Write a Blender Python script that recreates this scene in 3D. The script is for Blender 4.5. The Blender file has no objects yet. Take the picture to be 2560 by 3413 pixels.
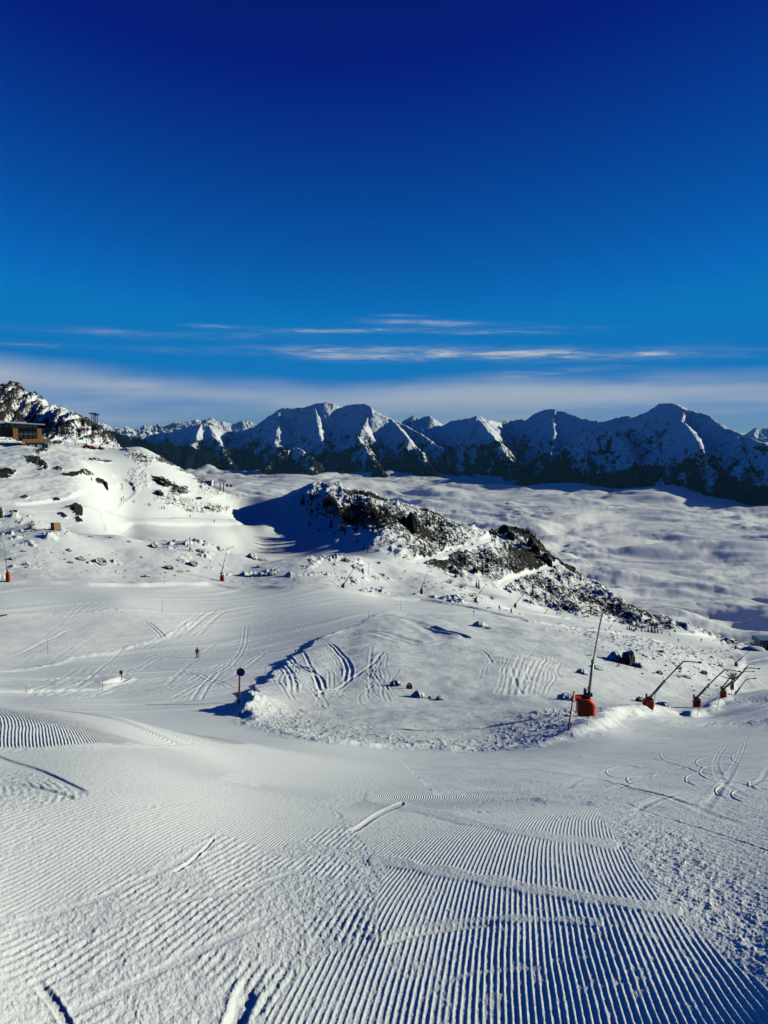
import bpy, bmesh, math, random
import numpy as np
from mathutils import Vector, Matrix
RES = 1.0          # terrain mesh density
random.seed(7)
scene = bpy.context.scene
COL = scene.collection
R = math.radians

# ------------------------------------------------------------------ camera, sky, sun, exposure
F = 2578.0; PITCH = R(6.78); W, H = 2560.0, 3413.0
cam_d = bpy.data.cameras.new("camera"); cam = bpy.data.objects.new("camera", cam_d); COL.objects.link(cam)
cam_d.sensor_fit = 'VERTICAL'; cam_d.sensor_height = 24.0; cam_d.lens = 24.0 * F / H
cam_d.clip_start = 0.1; cam_d.clip_end = 90000.0
cam.location = (0, 0, 0); cam.rotation_euler = (R(90) - PITCH, 0, 0)
scene.camera = cam
SUN_AZ, SUN_EL = 84.0, 18.5       # azimuth right of the view direction (+Y)
sdir = Vector((math.sin(R(SUN_AZ)) * math.cos(R(SUN_EL)), math.cos(R(SUN_AZ)) * math.cos(R(SUN_EL)), math.sin(R(SUN_EL))))
sun_d = bpy.data.lights.new("sun", 'SUN'); sun = bpy.data.objects.new("sun", sun_d); COL.objects.link(sun)
sun_d.energy = 4.3; sun_d.angle = R(0.5); sun_d.color = (0.96, 0.99, 0.80)
sun.rotation_euler = sdir.to_track_quat('Z', 'Y').to_euler()
scene.view_settings.view_transform = 'Standard'; scene.view_settings.look = 'None'
scene.view_settings.exposure = 0.0; scene.view_settings.gamma = 1.0
scene.cycles.max_bounces = 6; scene.cycles.diffuse_bounces = 0; scene.cycles.volume_bounces = 0
scene.cycles.use_adaptive_sampling = True
try:
    scene.cycles.use_denoising = True
except Exception:
    pass

def N(nt, typ, **kw):
    n = nt.nodes.new(typ)
    for k, v in kw.items(): setattr(n, k, v)
    return n
def mth(nt, op, a=None, b=None, c=None, clamp=False):
    n = nt.nodes.new('ShaderNodeMath'); n.operation = op; n.use_clamp = clamp
    for i, v in enumerate((a, b, c)):
        if v is None: continue
        if isinstance(v, (int, float)): n.inputs[i].default_value = v
        else: nt.links.new(v, n.inputs[i])
    return n.outputs[0]
def sstep(nt, v, lo, hi, a=0.0, b=1.0):
    n = nt.nodes.new('ShaderNodeMapRange'); n.interpolation_type = 'SMOOTHSTEP'
    nt.links.new(v, n.inputs['Value'])
    for k, x in (('From Min', lo), ('From Max', hi), ('To Min', a), ('To Max', b)): n.inputs[k].default_value = x
    return n.outputs['Result']

world = bpy.data.worlds.new("World"); scene.world = world; world.use_nodes = True
wt = world.node_tree; wt.nodes.clear()
sky = N(wt, 'ShaderNodeTexSky'); sky.sky_type = 'NISHITA'; sky.sun_disc = False
sky.sun_elevation = R(SUN_EL); sky.sun_rotation = R(SUN_AZ); sky.altitude = 2000.0
sky.air_density = 1.0; sky.dust_density = 0.3; sky.ozone_density = 3.0
tc = N(wt, 'ShaderNodeTexCoord'); sep = N(wt, 'ShaderNodeSeparateXYZ'); wt.links.new(tc.outputs['Generated'], sep.inputs[0])
dx, dy, dz = sep.outputs
az = mth(wt, 'ARCTAN2', dx, dy); el = mth(wt, 'ARCSINE', dz)
# grading of the clear sky: deep polarised blue (per channel gain and gamma)
srgb = N(wt, 'ShaderNodeSeparateColor'); wt.links.new(sky.outputs[0], srgb.inputs[0])
azc = mth(wt, 'MINIMUM', mth(wt, 'MAXIMUM', az, -0.5), 0.9); evn = mth(wt, 'SUBTRACT', 1.0, mth(wt, 'MULTIPLY', azc, 0.22))   # polarisation evens out the glow on the sun's side
SKYG = {'R': (0.0006, 0.0, 0.0, 0.004), 'G': (0.079, 0.104, 0.010, 0.17), 'B': (0.134, 0.185, 0.085, 0.49)}    # gain, offset, floor, ceiling
chans = []
for i, ch in enumerate('RGB'):
    g, o, lo_, hi_ = SKYG[ch]
    chans.append(mth(wt, 'MINIMUM', mth(wt, 'MAXIMUM', mth(wt, 'SUBTRACT', mth(wt, 'MULTIPLY', mth(wt, 'MULTIPLY', srgb.outputs[i], evn), g), o), lo_), hi_))
comb = N(wt, 'ShaderNodeCombineColor')
for i in range(3): wt.links.new(chans[i], comb.inputs[i])
# high thin cloud: streaks described by azimuth / elevation on the sky sphere
cu = mth(wt, 'MULTIPLY', az, 1.0); cv = el
vec = N(wt, 'ShaderNodeCombineXYZ'); wt.links.new(cu, vec.inputs[0]); wt.links.new(cv, vec.inputs[1])
def wnoise(sx, sy, rot=0.0, det=6.0, rough=0.6, off=0.0, dist=0.0):
    m = N(wt, 'ShaderNodeMapping'); m.inputs['Scale'].default_value = (sx, sy, 1); m.inputs['Rotation'].default_value = (0, 0, rot)
    m.inputs['Location'].default_value = (off, off * 1.7, off)
    wt.links.new(vec.outputs[0], m.inputs[0])
    n = N(wt, 'ShaderNodeTexNoise'); n.inputs['Scale'].default_value = 1.0; n.inputs['Detail'].default_value = det
    n.inputs['Roughness'].default_value = rough; n.inputs['Distortion'].default_value = dist
    wt.links.new(m.outputs[0], n.inputs['Vector']); return n.outputs['Fac']
warp = mth(wt, 'MULTIPLY', mth(wt, 'SUBTRACT', wnoise(4, 14, det=3), 0.5), 0.016)
def p2az(px): return math.atan((px - 1280) / F / math.cos(PITCH))
def p2el(py): return math.atan((1706.5 - py) / F) - PITCH
def cloud(px, py, wx, wy, amp, tilt=0.0):
    """soft elliptical patch centred on a sky direction, half widths in photo pixels"""
    a0, e0 = p2az(px), p2el(py)
    da = mth(wt, 'SUBTRACT', cu, a0)
    de = mth(wt, 'SUBTRACT', mth(wt, 'ADD', mth(wt, 'SUBTRACT', cv, e0), mth(wt, 'MULTIPLY', da, tilt)), warp)
    qa = mth(wt, 'POWER', mth(wt, 'ABSOLUTE', mth(wt, 'DIVIDE', da, wx / F)), 2.0)
    qe = mth(wt, 'POWER', mth(wt, 'ABSOLUTE', mth(wt, 'DIVIDE', de, wy / F)), 2.0)
    g = mth(wt, 'POWER', 2.718, mth(wt, 'MULTIPLY', mth(wt, 'ADD', qa, qe), -1.0))
    return mth(wt, 'MULTIPLY', g, amp)
fib = wnoise(13, 170, rot=0.02, det=9, rough=0.68, dist=0.9)
fibs = sstep(wt, fib, 0.40, 0.66)
clump = sstep(wt, wnoise(7, 40, det=4, off=5.1), .38, .62)
soft = wnoise(3, 26, rot=0.02, det=5, rough=0.5, off=3.3)
patches = [cloud(1600, 1182, 520, 17, .8, .012), cloud(2080, 1188, 150, 7, .5, .0), cloud(1230, 1172, 230, 19, .32, 0), cloud(1450, 1078, 190, 8, .5, .02),
           cloud(1500, 1106, 260, 7, .42, .01), cloud(1180, 1102, 230, 6, .4, 0), cloud(750, 1092, 90, 5, .3, 0),
           cloud(560, 1122, 400, 12, .2, .0), cloud(250, 1172, 420, 9, .13, .0), cloud(1330, 1054, 70, 4, .22, 0), cloud(1850, 1095, 150, 5, .18, 0),
           cloud(1830, 1245, 190, 14, .36, -.03)]
s = patches[0]
for p_ in patches[1:]: s = mth(wt, 'ADD', s, p_)
streak = mth(wt, 'MULTIPLY', s, mth(wt, 'MULTIPLY', mth(wt, 'ADD', mth(wt, 'MULTIPLY', fibs, 1.15), 0.24), mth(wt, 'ADD', mth(wt, 'MULTIPLY', clump, .8), .35)))
# low veil over the horizon: its top edge rises to the left and right
edge = mth(wt, 'ADD', mth(wt, 'SUBTRACT', cv, p2el(1262)), mth(wt, 'MULTIPLY', warp, 1.6))
hump = mth(wt, 'MULTIPLY', mth(wt, 'POWER', 2.718, mth(wt, 'MULTIPLY', mth(wt, 'POWER', mth(wt, 'DIVIDE', mth(wt, 'ADD', cu, 0.60), 0.27), 2.0), -1.0)), -0.024)
hump2 = mth(wt, 'MULTIPLY', mth(wt, 'POWER', 2.718, mth(wt, 'MULTIPLY', mth(wt, 'POWER', mth(wt, 'DIVIDE', mth(wt, 'ADD', cu, 0.06), 0.10), 2.0), -1.0)), 0.012)
edge = mth(wt, 'ADD', edge, mth(wt, 'ADD', hump, hump2))
veil = sstep(wt, edge, 0.012, -0.024, 0.0, 1.0)
veil = mth(wt, 'MULTIPLY', veil, mth(wt, 'ADD', 0.26, mth(wt, 'MULTIPLY', sstep(wt, soft, .3, .66), 0.58)))
low = sstep(wt, cv, 0.0, 0.05, 0.75, 1.0)
veil = mth(wt, 'MULTIPLY', veil, low)
cov = mth(wt, 'ADD', veil, streak, clamp=True)
mixc = N(wt, 'ShaderNodeMix'); mixc.data_type = 'RGBA'
wt.links.new(cov, mixc.inputs[0]); wt.links.new(comb.outputs[0], mixc.inputs[6]); mixc.inputs[7].default_value = (0.50, 0.53, 0.555, 1)
bg = N(wt, 'ShaderNodeBackground'); bg.inputs['Strength'].default_value = 1.0
SKY_K = 0.1          # physical strength of the sky radiance
wt.links.new(mixc.outputs[2], bg.inputs['Color'])
wo = N(wt, 'ShaderNodeOutputWorld'); wt.links.new(bg.outputs[0], wo.inputs[0])

# ------------------------------------------------------------------ numeric helpers
def ray(px, py):
    """photo pixel -> azimuth and downward tangent of the sight line"""
    px = np.asarray(px, float); py = np.asarray(py, float)
    cx = (px - W / 2) / F; cy = (H / 2 - py) / F
    fy = math.cos(PITCH) + cy * math.sin(PITCH); fz = -math.sin(PITCH) + cy * math.cos(PITCH)
    return np.arctan2(cx, fy), fz / np.hypot(cx, fy)
def proj(x, y, z):
    fd = y * math.cos(PITCH) - z * math.sin(PITCH); ud = y * math.sin(PITCH) + z * math.cos(PITCH)
    return W / 2 + F * x / fd, H / 2 - F * ud / fd
_rng = np.random.RandomState(3)
_perm = np.tile(_rng.permutation(256), 3).astype(np.int32)
_ga = (_rng.rand(256) * 2 * np.pi).astype(np.float32); _gx, _gy = np.cos(_ga), np.sin(_ga)
def pn(x, y, seed=0):
    x = np.asarray(x, np.float64) + seed * 17.31; y = np.asarray(y, np.float64) - seed * 9.73
    xi = np.floor(x).astype(np.int64); yi = np.floor(y).astype(np.int64)
    xf = (x - xi).astype(np.float32); yf = (y - yi).astype(np.float32)
    u = xf * xf * xf * (xf * (xf * 6 - 15) + 10); v = yf * yf * yf * (yf * (yf * 6 - 15) + 10)
    xi &= 255; yi &= 255
    def g(a, b, fx, fy):
        h = _perm[_perm[(xi + a) & 255] + ((yi + b) & 255)]
        return _gx[h] * fx + _gy[h] * fy
    n00 = g(0, 0, xf, yf); n10 = g(1, 0, xf - 1, yf); n01 = g(0, 1, xf, yf - 1); n11 = g(1, 1, xf - 1, yf - 1)
    return ((n00 * (1 - u) + n10 * u) * (1 - v) + (n01 * (1 - u) + n11 * u) * v) * 1.5
def fbm(x, y, o=4, g=0.5, seed=0, ridge=False):
    a, t, s = 1.0, 0.0, 0.0
    for i in range(o):
        n = pn(x, y, seed + i)
        if ridge: n = 1 - 2 * np.abs(n)
        t = t + n * a; s += a; a *= g; x = x * 2.03; y = y * 2.03
    return t / s
def ss(x, a, b):
    t = np.clip((x - a) / (b - a), 0, 1); return t * t * (3 - 2 * t)
def seg_dist(x, y, pts, closed=False):
    """distance to a polyline, and the arc parameter (0..1) of the nearest point"""
    best = np.full(x.shape, 1e9); par = np.zeros(x.shape); n = len(pts)
    segs = [(pts[i], pts[(i + 1) % n]) for i in range(n if closed else n - 1)]
    L = [math.hypot(b[0] - a[0], b[1] - a[1]) for a, b in segs]; tot = sum(L) + 1e-9; acc = 0
    for (a, b), l in zip(segs, L):
        ex, ey = b[0] - a[0], b[1] - a[1]; l2 = ex * ex + ey * ey + 1e-12
        t = np.clip(((x - a[0]) * ex + (y - a[1]) * ey) / l2, 0, 1)
        d = np.hypot(x - a[0] - t * ex, y - a[1] - t * ey)
        m = d < best; best = np.where(m, d, best); par = np.where(m, (acc + t * l) / tot, par); acc += l
    return best, par
def inside(x, y, pts):
    c = np.zeros(x.shape, bool); n = len(pts); j = n - 1
    for i in range(n):
        xi, yi = pts[i]; xj, yj = pts[j]
        if yi != yj:
            c ^= ((yi > y) != (yj > y)) & (x < (xj - xi) * (y - yi) / (yj - yi) + xi)
        j = i
    return c
def sdist(x, y, pts):
    d, _ = seg_dist(x, y, pts, True); return np.where(inside(x, y, pts), d, -d)
def smooth_line(pts, n=4):
    """Catmull-Rom resampling"""
    P = [pts[0]] + list(pts) + [pts[-1]]; out = []
    for i in range(1, len(P) - 2):
        p0, p1, p2, p3 = [np.array(P[i + k], float) for k in (-1, 0, 1, 2)]
        for k in range(n):
            t = k / n
            out.append(tuple(0.5 * ((2 * p1) + (-p0 + p2) * t + (2 * p0 - 5 * p1 + 4 * p2 - p3) * t * t + (-p0 + 3 * p1 - 3 * p2 + p3) * t ** 3)))
    out.append(tuple(pts[-1])); return out

# ------------------------------------------------------------------ base relief: sight lines with surveyed distances
CAMH = 1.65
CTRL = {
 -700: [(3413, 2.0), (2900, 3.0), (2600, 4.2), (2450, 6.5), (2340, 10), (2500, 25), (2300, 60), (2180, 120), (2050, 180), (1900, 260), (1750, 320), (1600, 400), (1470, 500), (1300, 740), (1500, 1000)],
 0: [(3413, 2.1), (3100, 2.6), (2900, 3.1), (2700, 3.8), (2600, 4.7), (2500, 6.0), (2440, 6.8), (2385, 7.9), (2358, 8.7), (2385, 12), (2430, 20), (2400, 45), (2345, 74), (2270, 100), (2200, 138), (2100, 165), (2000, 195), (1945, 230), (1900, 248), (1840, 265), (1785, 285), (1800, 296), (1765, 305), (1720, 325), (1690, 340), (1640, 372), (1560, 430), (1500, 480), (1485, 495), (1495, 515), (1480, 560), (1440, 660), (1298, 770), (1700, 900), (2100, 1100)],
 60: [(1286, 770), (1400, 700)],
 110: [(1760, 303), (1690, 345), (1600, 410), (1510, 470), (1490, 486), (1504, 500), (1484, 520), (1318, 765), (1410, 700), (1490, 610)],
 200: [(3000, 2.85), (2650, 4.2), (2520, 5.8), (2450, 7.0), (2370, 9.8), (2400, 14), (2440, 26), (2380, 62), (2340, 76), (1860, 262), (1768, 290), (1800, 305), (1755, 325), (1690, 352), (1620, 400), (1540, 455), (1510, 475), (1530, 495), (1500, 530), (1475, 590), (1366, 725), (1700, 850)],
 300: [(1690, 365), (1640, 410), (1575, 450), (1560, 470), (1500, 560), (1480, 620), (1412, 685), (1750, 800)],
 400: [(3413, 2.1), (3100, 2.6), (2900, 3.15), (2700, 4.0), (2600, 5), (2520, 6.3), (2480, 7.4), (2430, 8.6), (2393, 10), (2420, 15), (2440, 36), (2380, 66), (2340, 80), (2308, 90), (2250, 110), (2190, 146), (2100, 170), (2000, 200), (1948, 237), (1900, 260), (1840, 282), (1783, 300), (1815, 322), (1795, 370), (1775, 400), (1748, 425), (1742, 432), (1735, 442), (1690, 455), (1650, 475), (1610, 500), (1560, 525), (1505, 570), (1499, 605), (1500, 660), (1900, 780)],
 480: [(1795, 385), (1742, 445), (1650, 490), (1560, 535), (1496, 580), (1700, 660)],
 560: [(1800, 395), (1790, 415), (1745, 460), (1680, 490), (1620, 520), (1544, 580), (1800, 680)],
 650: [(1850, 290), (1805, 303), (1840, 330), (1812, 410), (1795, 440), (1755, 478), (1743, 485), (1705, 505), (1650, 540), (1588, 590), (1900, 700)],
 720: [(1822, 425), (1800, 455), (1744, 498), (1720, 512), (1680, 545), (1632, 595), (1900, 700)],
 800: [(3413, 2.1), (3100, 2.6), (2900, 3.3), (2800, 3.9), (2700, 5.1), (2600, 7.6), (2540, 10), (2500, 12.2), (2474, 14.5), (2480, 26), (2450, 48), (2400, 62), (2344, 77), (2300, 88), (2250, 105), (2190, 140), (2100, 185), (2000, 230), (1955, 258), (1900, 283), (1858, 300), (1895, 330), (1852, 430), (1842, 455), (1815, 485), (1752, 505), (1745, 512), (1755, 535), (1735, 552), (1695, 575), (1657, 605), (1900, 720), (2400, 900)],
 880: [(1862, 425), (1855, 455), (1828, 488), (1745, 515), (1752, 535), (1728, 555), (1680, 575), (1652, 592), (1750, 660)],
 1000: [(2474, 34), (2440, 54), (2380, 68), (1862, 305), (1885, 340), (1863, 440), (1842, 470), (1785, 500), (1752, 512), (1756, 522), (1725, 530), (1690, 538), (1632, 558), (1800, 640)],
 1090: [(1868, 305), (1868, 340), (1852, 430), (1826, 458), (1790, 482), (1780, 492), (1740, 505), (1680, 525), (1624, 548), (1800, 640), (2400, 850)],
 1170: [(1858, 320), (1868, 350), (1843, 430), (1828, 445), (1800, 462), (1740, 495), (1645, 550), (1850, 650)],
 1280: [(3413, 2.1), (3100, 2.6), (2900, 3.36), (2800, 4.1), (2700, 6.2), (2620, 10), (2560, 17), (2525, 28), (2500, 42), (2470, 49), (2440, 55), (2390, 66), (2330, 80), (2250, 98), (2200, 115), (2150, 138), (2080, 175), (2030, 215), (2000, 250), (1960, 285), (1910, 315), (1868, 335), (1890, 360), (1868, 396), (1820, 426), (1750, 476), (1700, 513), (1662, 556), (1900, 670), (2600, 860)],
 1450: [(1925, 340), (1950, 370), (1925, 400), (1850, 460), (1770, 525), (1712, 562), (1950, 660)],
 1560: [(1968, 350), (1985, 375), (1950, 410), (1870, 470), (1800, 530), (1753, 560), (1950, 650)],
 1700: [(3413, 2.1), (3100, 2.6), (2900, 3.3), (2800, 4.0), (2700, 6), (2640, 8.8), (2600, 12), (2560, 19), (2530, 30), (2500, 43), (2480, 49), (2440, 56), (2400, 65), (2350, 78), (2300, 92), (2250, 108), (2200, 128), (2150, 155), (2100, 190), (2062, 240), (2046, 300), (2030, 345), (1998, 375), (1995, 420), (1960, 455), (1900, 510), (1840, 560), (1765, 635), (2000, 730), (2700, 960)],
 1800: [(2045, 365), (2050, 400), (2010, 450), (1930, 530), (1870, 570), (1815, 620), (2100, 720)],
 1900: [(2090, 300), (2066, 370), (2062, 430), (2020, 480), (1960, 540), (1900, 600), (2150, 700)],
 2000: [(2470, 43), (2440, 50), (2100, 330), (2085, 420), (2060, 460), (2010, 520), (1962, 590), (2200, 680)],
 2100: [(3413, 2.1), (3100, 2.6), (2900, 3.4), (2800, 4.2), (2700, 6.3), (2640, 9), (2600, 13), (2560, 20), (2500, 36), (2450, 52), (2400, 68), (2385, 74), (2350, 98), (2300, 122), (2250, 142), (2200, 165), (2150, 225), (2125, 300), (2105, 430), (2080, 480), (2022, 580), (2300, 690), (2800, 960)],
 2250: [(2120, 450), (2092, 580), (2350, 700)],
 2330: [(2420, 70), (2388, 100), (2340, 132), (2290, 158), (2230, 195), (2180, 270), (2145, 430), (2126, 600), (2400, 760)],
 2440: [(2420, 72), (2360, 105), (2315, 160), (2290, 205), (2216, 340), (2162, 540), (2150, 620), (2500, 800)],
 2560: [(3413, 2.1), (3100, 2.7), (2900, 3.5), (2800, 4.4), (2700, 6.6), (2600, 12), (2500, 32), (2400, 72), (2300, 150), (2200, 340), (2165, 560), (2155, 640), (2500, 800), (2900, 1000)],
 3200: [(3413, 2.1), (2900, 3.5), (2700, 6.6), (2600, 13), (2500, 36), (2400, 78), (2300, 150), (2190, 360), (2180, 640), (2500, 850), (2900, 1000)],
}
_c = np.array([(px, py, r) for px, L in CTRL.items() for py, r in L], float)
_th, _tt = ray(_c[:, 0], _c[:, 1]); _lr = np.log(_c[:, 2])
# the slope under and behind the photographer
_S = -_tt - CAMH / _c[:, 2]
ex = [(a, math.log(0.8), 0.03) for a in (-1.2, -.6, 0, .6, 1.2)]
ex += [(a, math.log(1600.), 0.62) for a in (-1.2, -.8, -.5, -.25, 0, .25, .5, .8, 1.2)]
ex += [(1.2, math.log(r), s) for r, s in ((5, .15), (30, .33), (120, .33), (400, .3), (800, .4))] + [(-1.2, math.log(r), s) for r, s in ((5, .1), (30, .25), (120, .25), (400, .1), (800, .1))]
_th = np.r_[_th, [e[0] for e in ex]]; _lr = np.r_[_lr, [e[1] for e in ex]]; _S = np.r_[_S, [e[2] for e in ex]]
KT = 4.0
_A = np.c_[_th * KT, _lr * 1.6]
def _U(d2): return d2 * np.log(d2 + 1e-12)
def _tps_fit(A, v, lam):
    n = len(A); d2 = ((A[:, None] - A[None]) ** 2).sum(-1); K = _U(d2) + lam * np.eye(n)
    P = np.c_[np.ones(n), A]; M = np.block([[K, P], [P.T, np.zeros((3, 3))]])
    return np.linalg.solve(M, np.r_[v, 0, 0, 0])
_w = _tps_fit(_A, _S, 2e-3)
def _tps_eval(th, lr):
    Q = np.c_[th.ravel() * KT, lr.ravel() * 1.6]; out = np.empty(len(Q))
    for i in range(0, len(Q), 20000):
        q = Q[i:i + 20000]; d2 = ((q[:, None] - _A[None]) ** 2).sum(-1)
        out[i:i + 20000] = _U(d2) @ _w[:-3] + _w[-3] + q @ _w[-2:]
    return out.reshape(th.shape)
CT = np.linspace(-1.25, 1.25, 330); CL = np.linspace(math.log(0.7), math.log(1600.), 420)
_G = _tps_eval(*np.meshgrid(CT, CL))           # rows: ln r, columns: azimuth
_G[0] = _G[1]
def _cub(q, g):
    """uniform cubic B-spline weights (C2 smooth, slightly low-pass)"""
    h = g[1] - g[0]; f = np.clip((q - g[0]) / h, 1.0, len(g) - 2.001); i = np.floor(f).astype(int); t = f - i
    w = np.stack([(1 - t) ** 3, 3 * t ** 3 - 6 * t ** 2 + 4, -3 * t ** 3 + 3 * t ** 2 + 3 * t + 1, t ** 3]) / 6
    Wm = np.zeros((len(q), len(g)), np.float32)
    for k in range(4): Wm[np.arange(len(q)), np.clip(i - 1 + k, 0, len(g) - 1)] += w[k]
    return Wm
def base_grid(th, lr):
    S = _cub(lr, CL) @ _G @ _cub(th, CT).T
    r = np.exp(lr)[:, None]; return -CAMH - S * r
_HL = np.linspace(math.log(1.2), math.log(1000.), 2600)
_WH = _cub(_HL, CL) @ _G; _HR = np.exp(_HL)
def hit(px, py, rmin=0.0, rmax=1e9):
    """first crossing of a sight line with the base relief"""
    a, t = ray(px, py); z = -CAMH - (_WH @ _cub(np.array([float(a)]), CT)[0]) * _HR; r = _HR
    ok = (z / r >= t) & (r >= rmin) & (r <= rmax)
    i = int(np.argmax(ok)) if ok.any() else int(np.argmin(np.abs(z / r - t) + 10 * ((r < rmin) | (r > rmax))))
    return float(r[i] * math.sin(a)), float(r[i] * math.cos(a))
def W2(pts, rmin=0.0, rmax=1e9): return [hit(p[0], p[1], rmin, rmax) for p in pts]
# ------------------------------------------------------------------ terrain mesh
def lin(a, b, n): return np.linspace(a, b, max(4, int(n)), endpoint=False)
ths = np.r_[np.linspace(-1.2, -0.535, 40, endpoint=False), np.linspace(-0.535, 0.535, int(1480 * RES)), np.linspace(0.54, 1.2, 40)]
lrs = np.r_[lin(math.log(.8), math.log(1.9), 30), lin(math.log(1.9), math.log(8), 480 * RES), lin(math.log(8), math.log(60), 480 * RES),
            lin(math.log(60), math.log(240), 400 * RES), lin(math.log(240), math.log(800), 700 * RES), lin(math.log(800), math.log(1590), 60)]
nr, nc = len(lrs), len(ths)
Zb = base_grid(ths, lrs)
RR = np.exp(lrs)[:, None] * np.ones(nc)[None]; X = RR * np.sin(ths)[None]; Y = RR * np.cos(ths)[None]
PX, PY = proj(X, Y, Zb); PX = PX.astype(np.float32); PY = PY.astype(np.float32)
D = np.zeros_like(Zb); ROCK = np.zeros(Zb.shape, np.float32); GU = np.zeros(Zb.shape, np.float32); GM = np.zeros(Zb.shape, np.float32)
BUMPY = np.ones(Zb.shape, np.float32)
def rows(r0, r1): return slice(int(np.searchsorted(lrs, math.log(r0))), int(np.searchsorted(lrs, math.log(r1))))

# --- groomed / ungroomed ground
ISL = W2(smooth_line([(795, 2350), (835, 2308), (885, 2268), (950, 2215), (1010, 2165), (1062, 2128)], 3), 60, 260) + \
      W2([(1120, 2108), (1190, 2085), (1235, 2052), (1300, 2038), (1420, 2046), (1550, 2060)], 150, 300) + \
      W2([(1680, 2062), (1850, 2088), (2000, 2112), (2150, 2132), (2300, 2160), (2400, 2163), (2450, 2168)], 180, 560) + \
      W2(smooth_line([(2488, 2190), (2478, 2235), (2455, 2285), (2438, 2325), (2400, 2368), (2325, 2394), (2250, 2388), (2160, 2386), (2080, 2404), (1980, 2448), (1880, 2478), (1750, 2497)], 3), 38, 420) + \
      W2([(1600, 2503), (1400, 2500), (1200, 2490), (1050, 2474), (930, 2450), (840, 2425), (790, 2395)], 36, 90)
s_ = rows(30, 640)
x, y, r = X[s_], Y[s_], RR[s_]
sd = sdist(x, y, ISL) + pn(x / 5, y / 5, 1) * 1.0 + pn(x / 1.3, y / 1.3, 2) * 0.35
edge = ss(sd, -0.3, 1.1 + r * 0.004); isl = ss(sd, 0, 6)
hgt = 0.12 + 0.62 * ss(-x, 6, 12) * ss(r, 60, 75) + .45 * ss(x, 6, 20) + 0.15 * pn(x / 15, y / 15, 5)
D[s_] += edge * hgt
hp = hit(822, 2372, 50, 90); dq = np.hypot((x - hp[0]) / 2.2, (y - hp[1]) / 5.5); D[s_] += edge * np.exp(-dq ** 2) * (1.15 + .4 * fbm(x / .9, y / .9, 3, .6, 8))
rim = np.exp(-((sd - 0.8) / 1.3) ** 2)
D[s_] += rim * (0.10 + 0.16 * fbm(x / 1.6, y / 1.6, 4, .65, 7) * (1 - ss(x, 6, 14)) + .22 * ss(x, 6, 16)) * np.minimum(1, 120 / r)
off = isl.copy()
# upper ungroomed strip behind the piste with the lances
UP = W2([(-400, 1948), (0, 1950), (300, 1957), (700, 1953), (1000, 1962), (1150, 1975), (1400, 2003), (1640, 2047), (1760, 2078)], 150, 420)
UP = UP + [(300, 420), (300, 700), (-700, 700), (-700, 250)]
sd2 = sdist(x, y, UP) + pn(x / 9, y / 9, 11) * 1.5
up = ss(sd2, 0, 8); D[s_] += ss(sd2, -.5, 2.5) * .7 + np.exp(-((sd2 - 1.5) / 1.8) ** 2) * .25
off = np.maximum(off, up * (r < 330))
# left ungroomed triangle inside the wide piste and the strip beside the yellow sign
LT = W2([(-300, 2235), (0, 2240), (140, 2228), (250, 2195), (430, 2165), (560, 2130), (650, 2075), (540, 2040), (250, 2045), (-300, 2060)], 90, 230)
sd3 = sdist(x, y, LT) + pn(x / 4, y / 4, 21) * .8
D[s_] += ss(sd3, -.4, 1.6) * .16 + np.exp(-((sd3 - .6) / .7) ** 2) * (.10 + .18 * fbm(x / 1.5, y / 1.5, 2, .5, 22)) * (x < -35)
off = np.maximum(off, ss(sd3, 0, 5) * .55)
LS = W2([(-300, 2290), (0, 2268), (200, 2272), (425, 2270), (345, 2306), (0, 2312), (-300, 2330)], 70, 120)
sd4 = sdist(x, y, LS)
D[s_] += ss(sd4, -.3, .7) * .28; off = np.maximum(off, ss(sd4, 0, 2) * .6)
# relief
near_f = ss(r, 30, 60)
D[s_] += off * (fbm(x / 26, y / 26, 3, .5, 31) * .9 + fbm(x / 9, y / 9, 3, .5, 32) * .34 + fbm(x / 2.4, y / 2.4, 3, .55, 33) * .10 * np.minimum(1, 150 / r)) * near_f
D[s_] += (1 - off) * (fbm(x / 30, y / 30, 2, .5, 34) * .35) * ss(r, 40, 90) * (r < 330)
# wind crust in the near part of the island
crust = off * np.exp(-((r - 60) / 16) ** 2)
D[s_] += crust * np.abs(fbm(x / 2.6, y / .7, 3, .6, 35)) * .09
# rough ploughed snow along the lower and left rim
rough = np.exp(-((sd - 2.2) / 2.2) ** 2) * ss(r, 36, 46) * (1 - ss(r, 66, 80)) * (1 - ss(x, 8, 15))
D[s_] += rough * np.maximum(0, fbm(x / .75, y / .75, 4, .68, 36) + .0) * .17
band = np.exp(-((sd - 4.5) / 4.5) ** 2) * ss(r, 36, 44) * (1 - ss(r, 66, 80)) * (sd > -1)
D[s_] += band * (fbm(x / 3.4, y / .8, 4, .6, 37) * .22 + np.maximum(0, fbm(x / .5, y / .5, 3, .65, 38) - .1) * .22)
rp = (1 - off) * (x > 4) * (r < 330)
D[s_] += rp * (fbm(x / 7, y / 7, 3, .55, 39) * .10 + fbm(x / 1.6, y / 1.6, 3, .6, 40) * .022) * ss(r, 30, 45)
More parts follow.
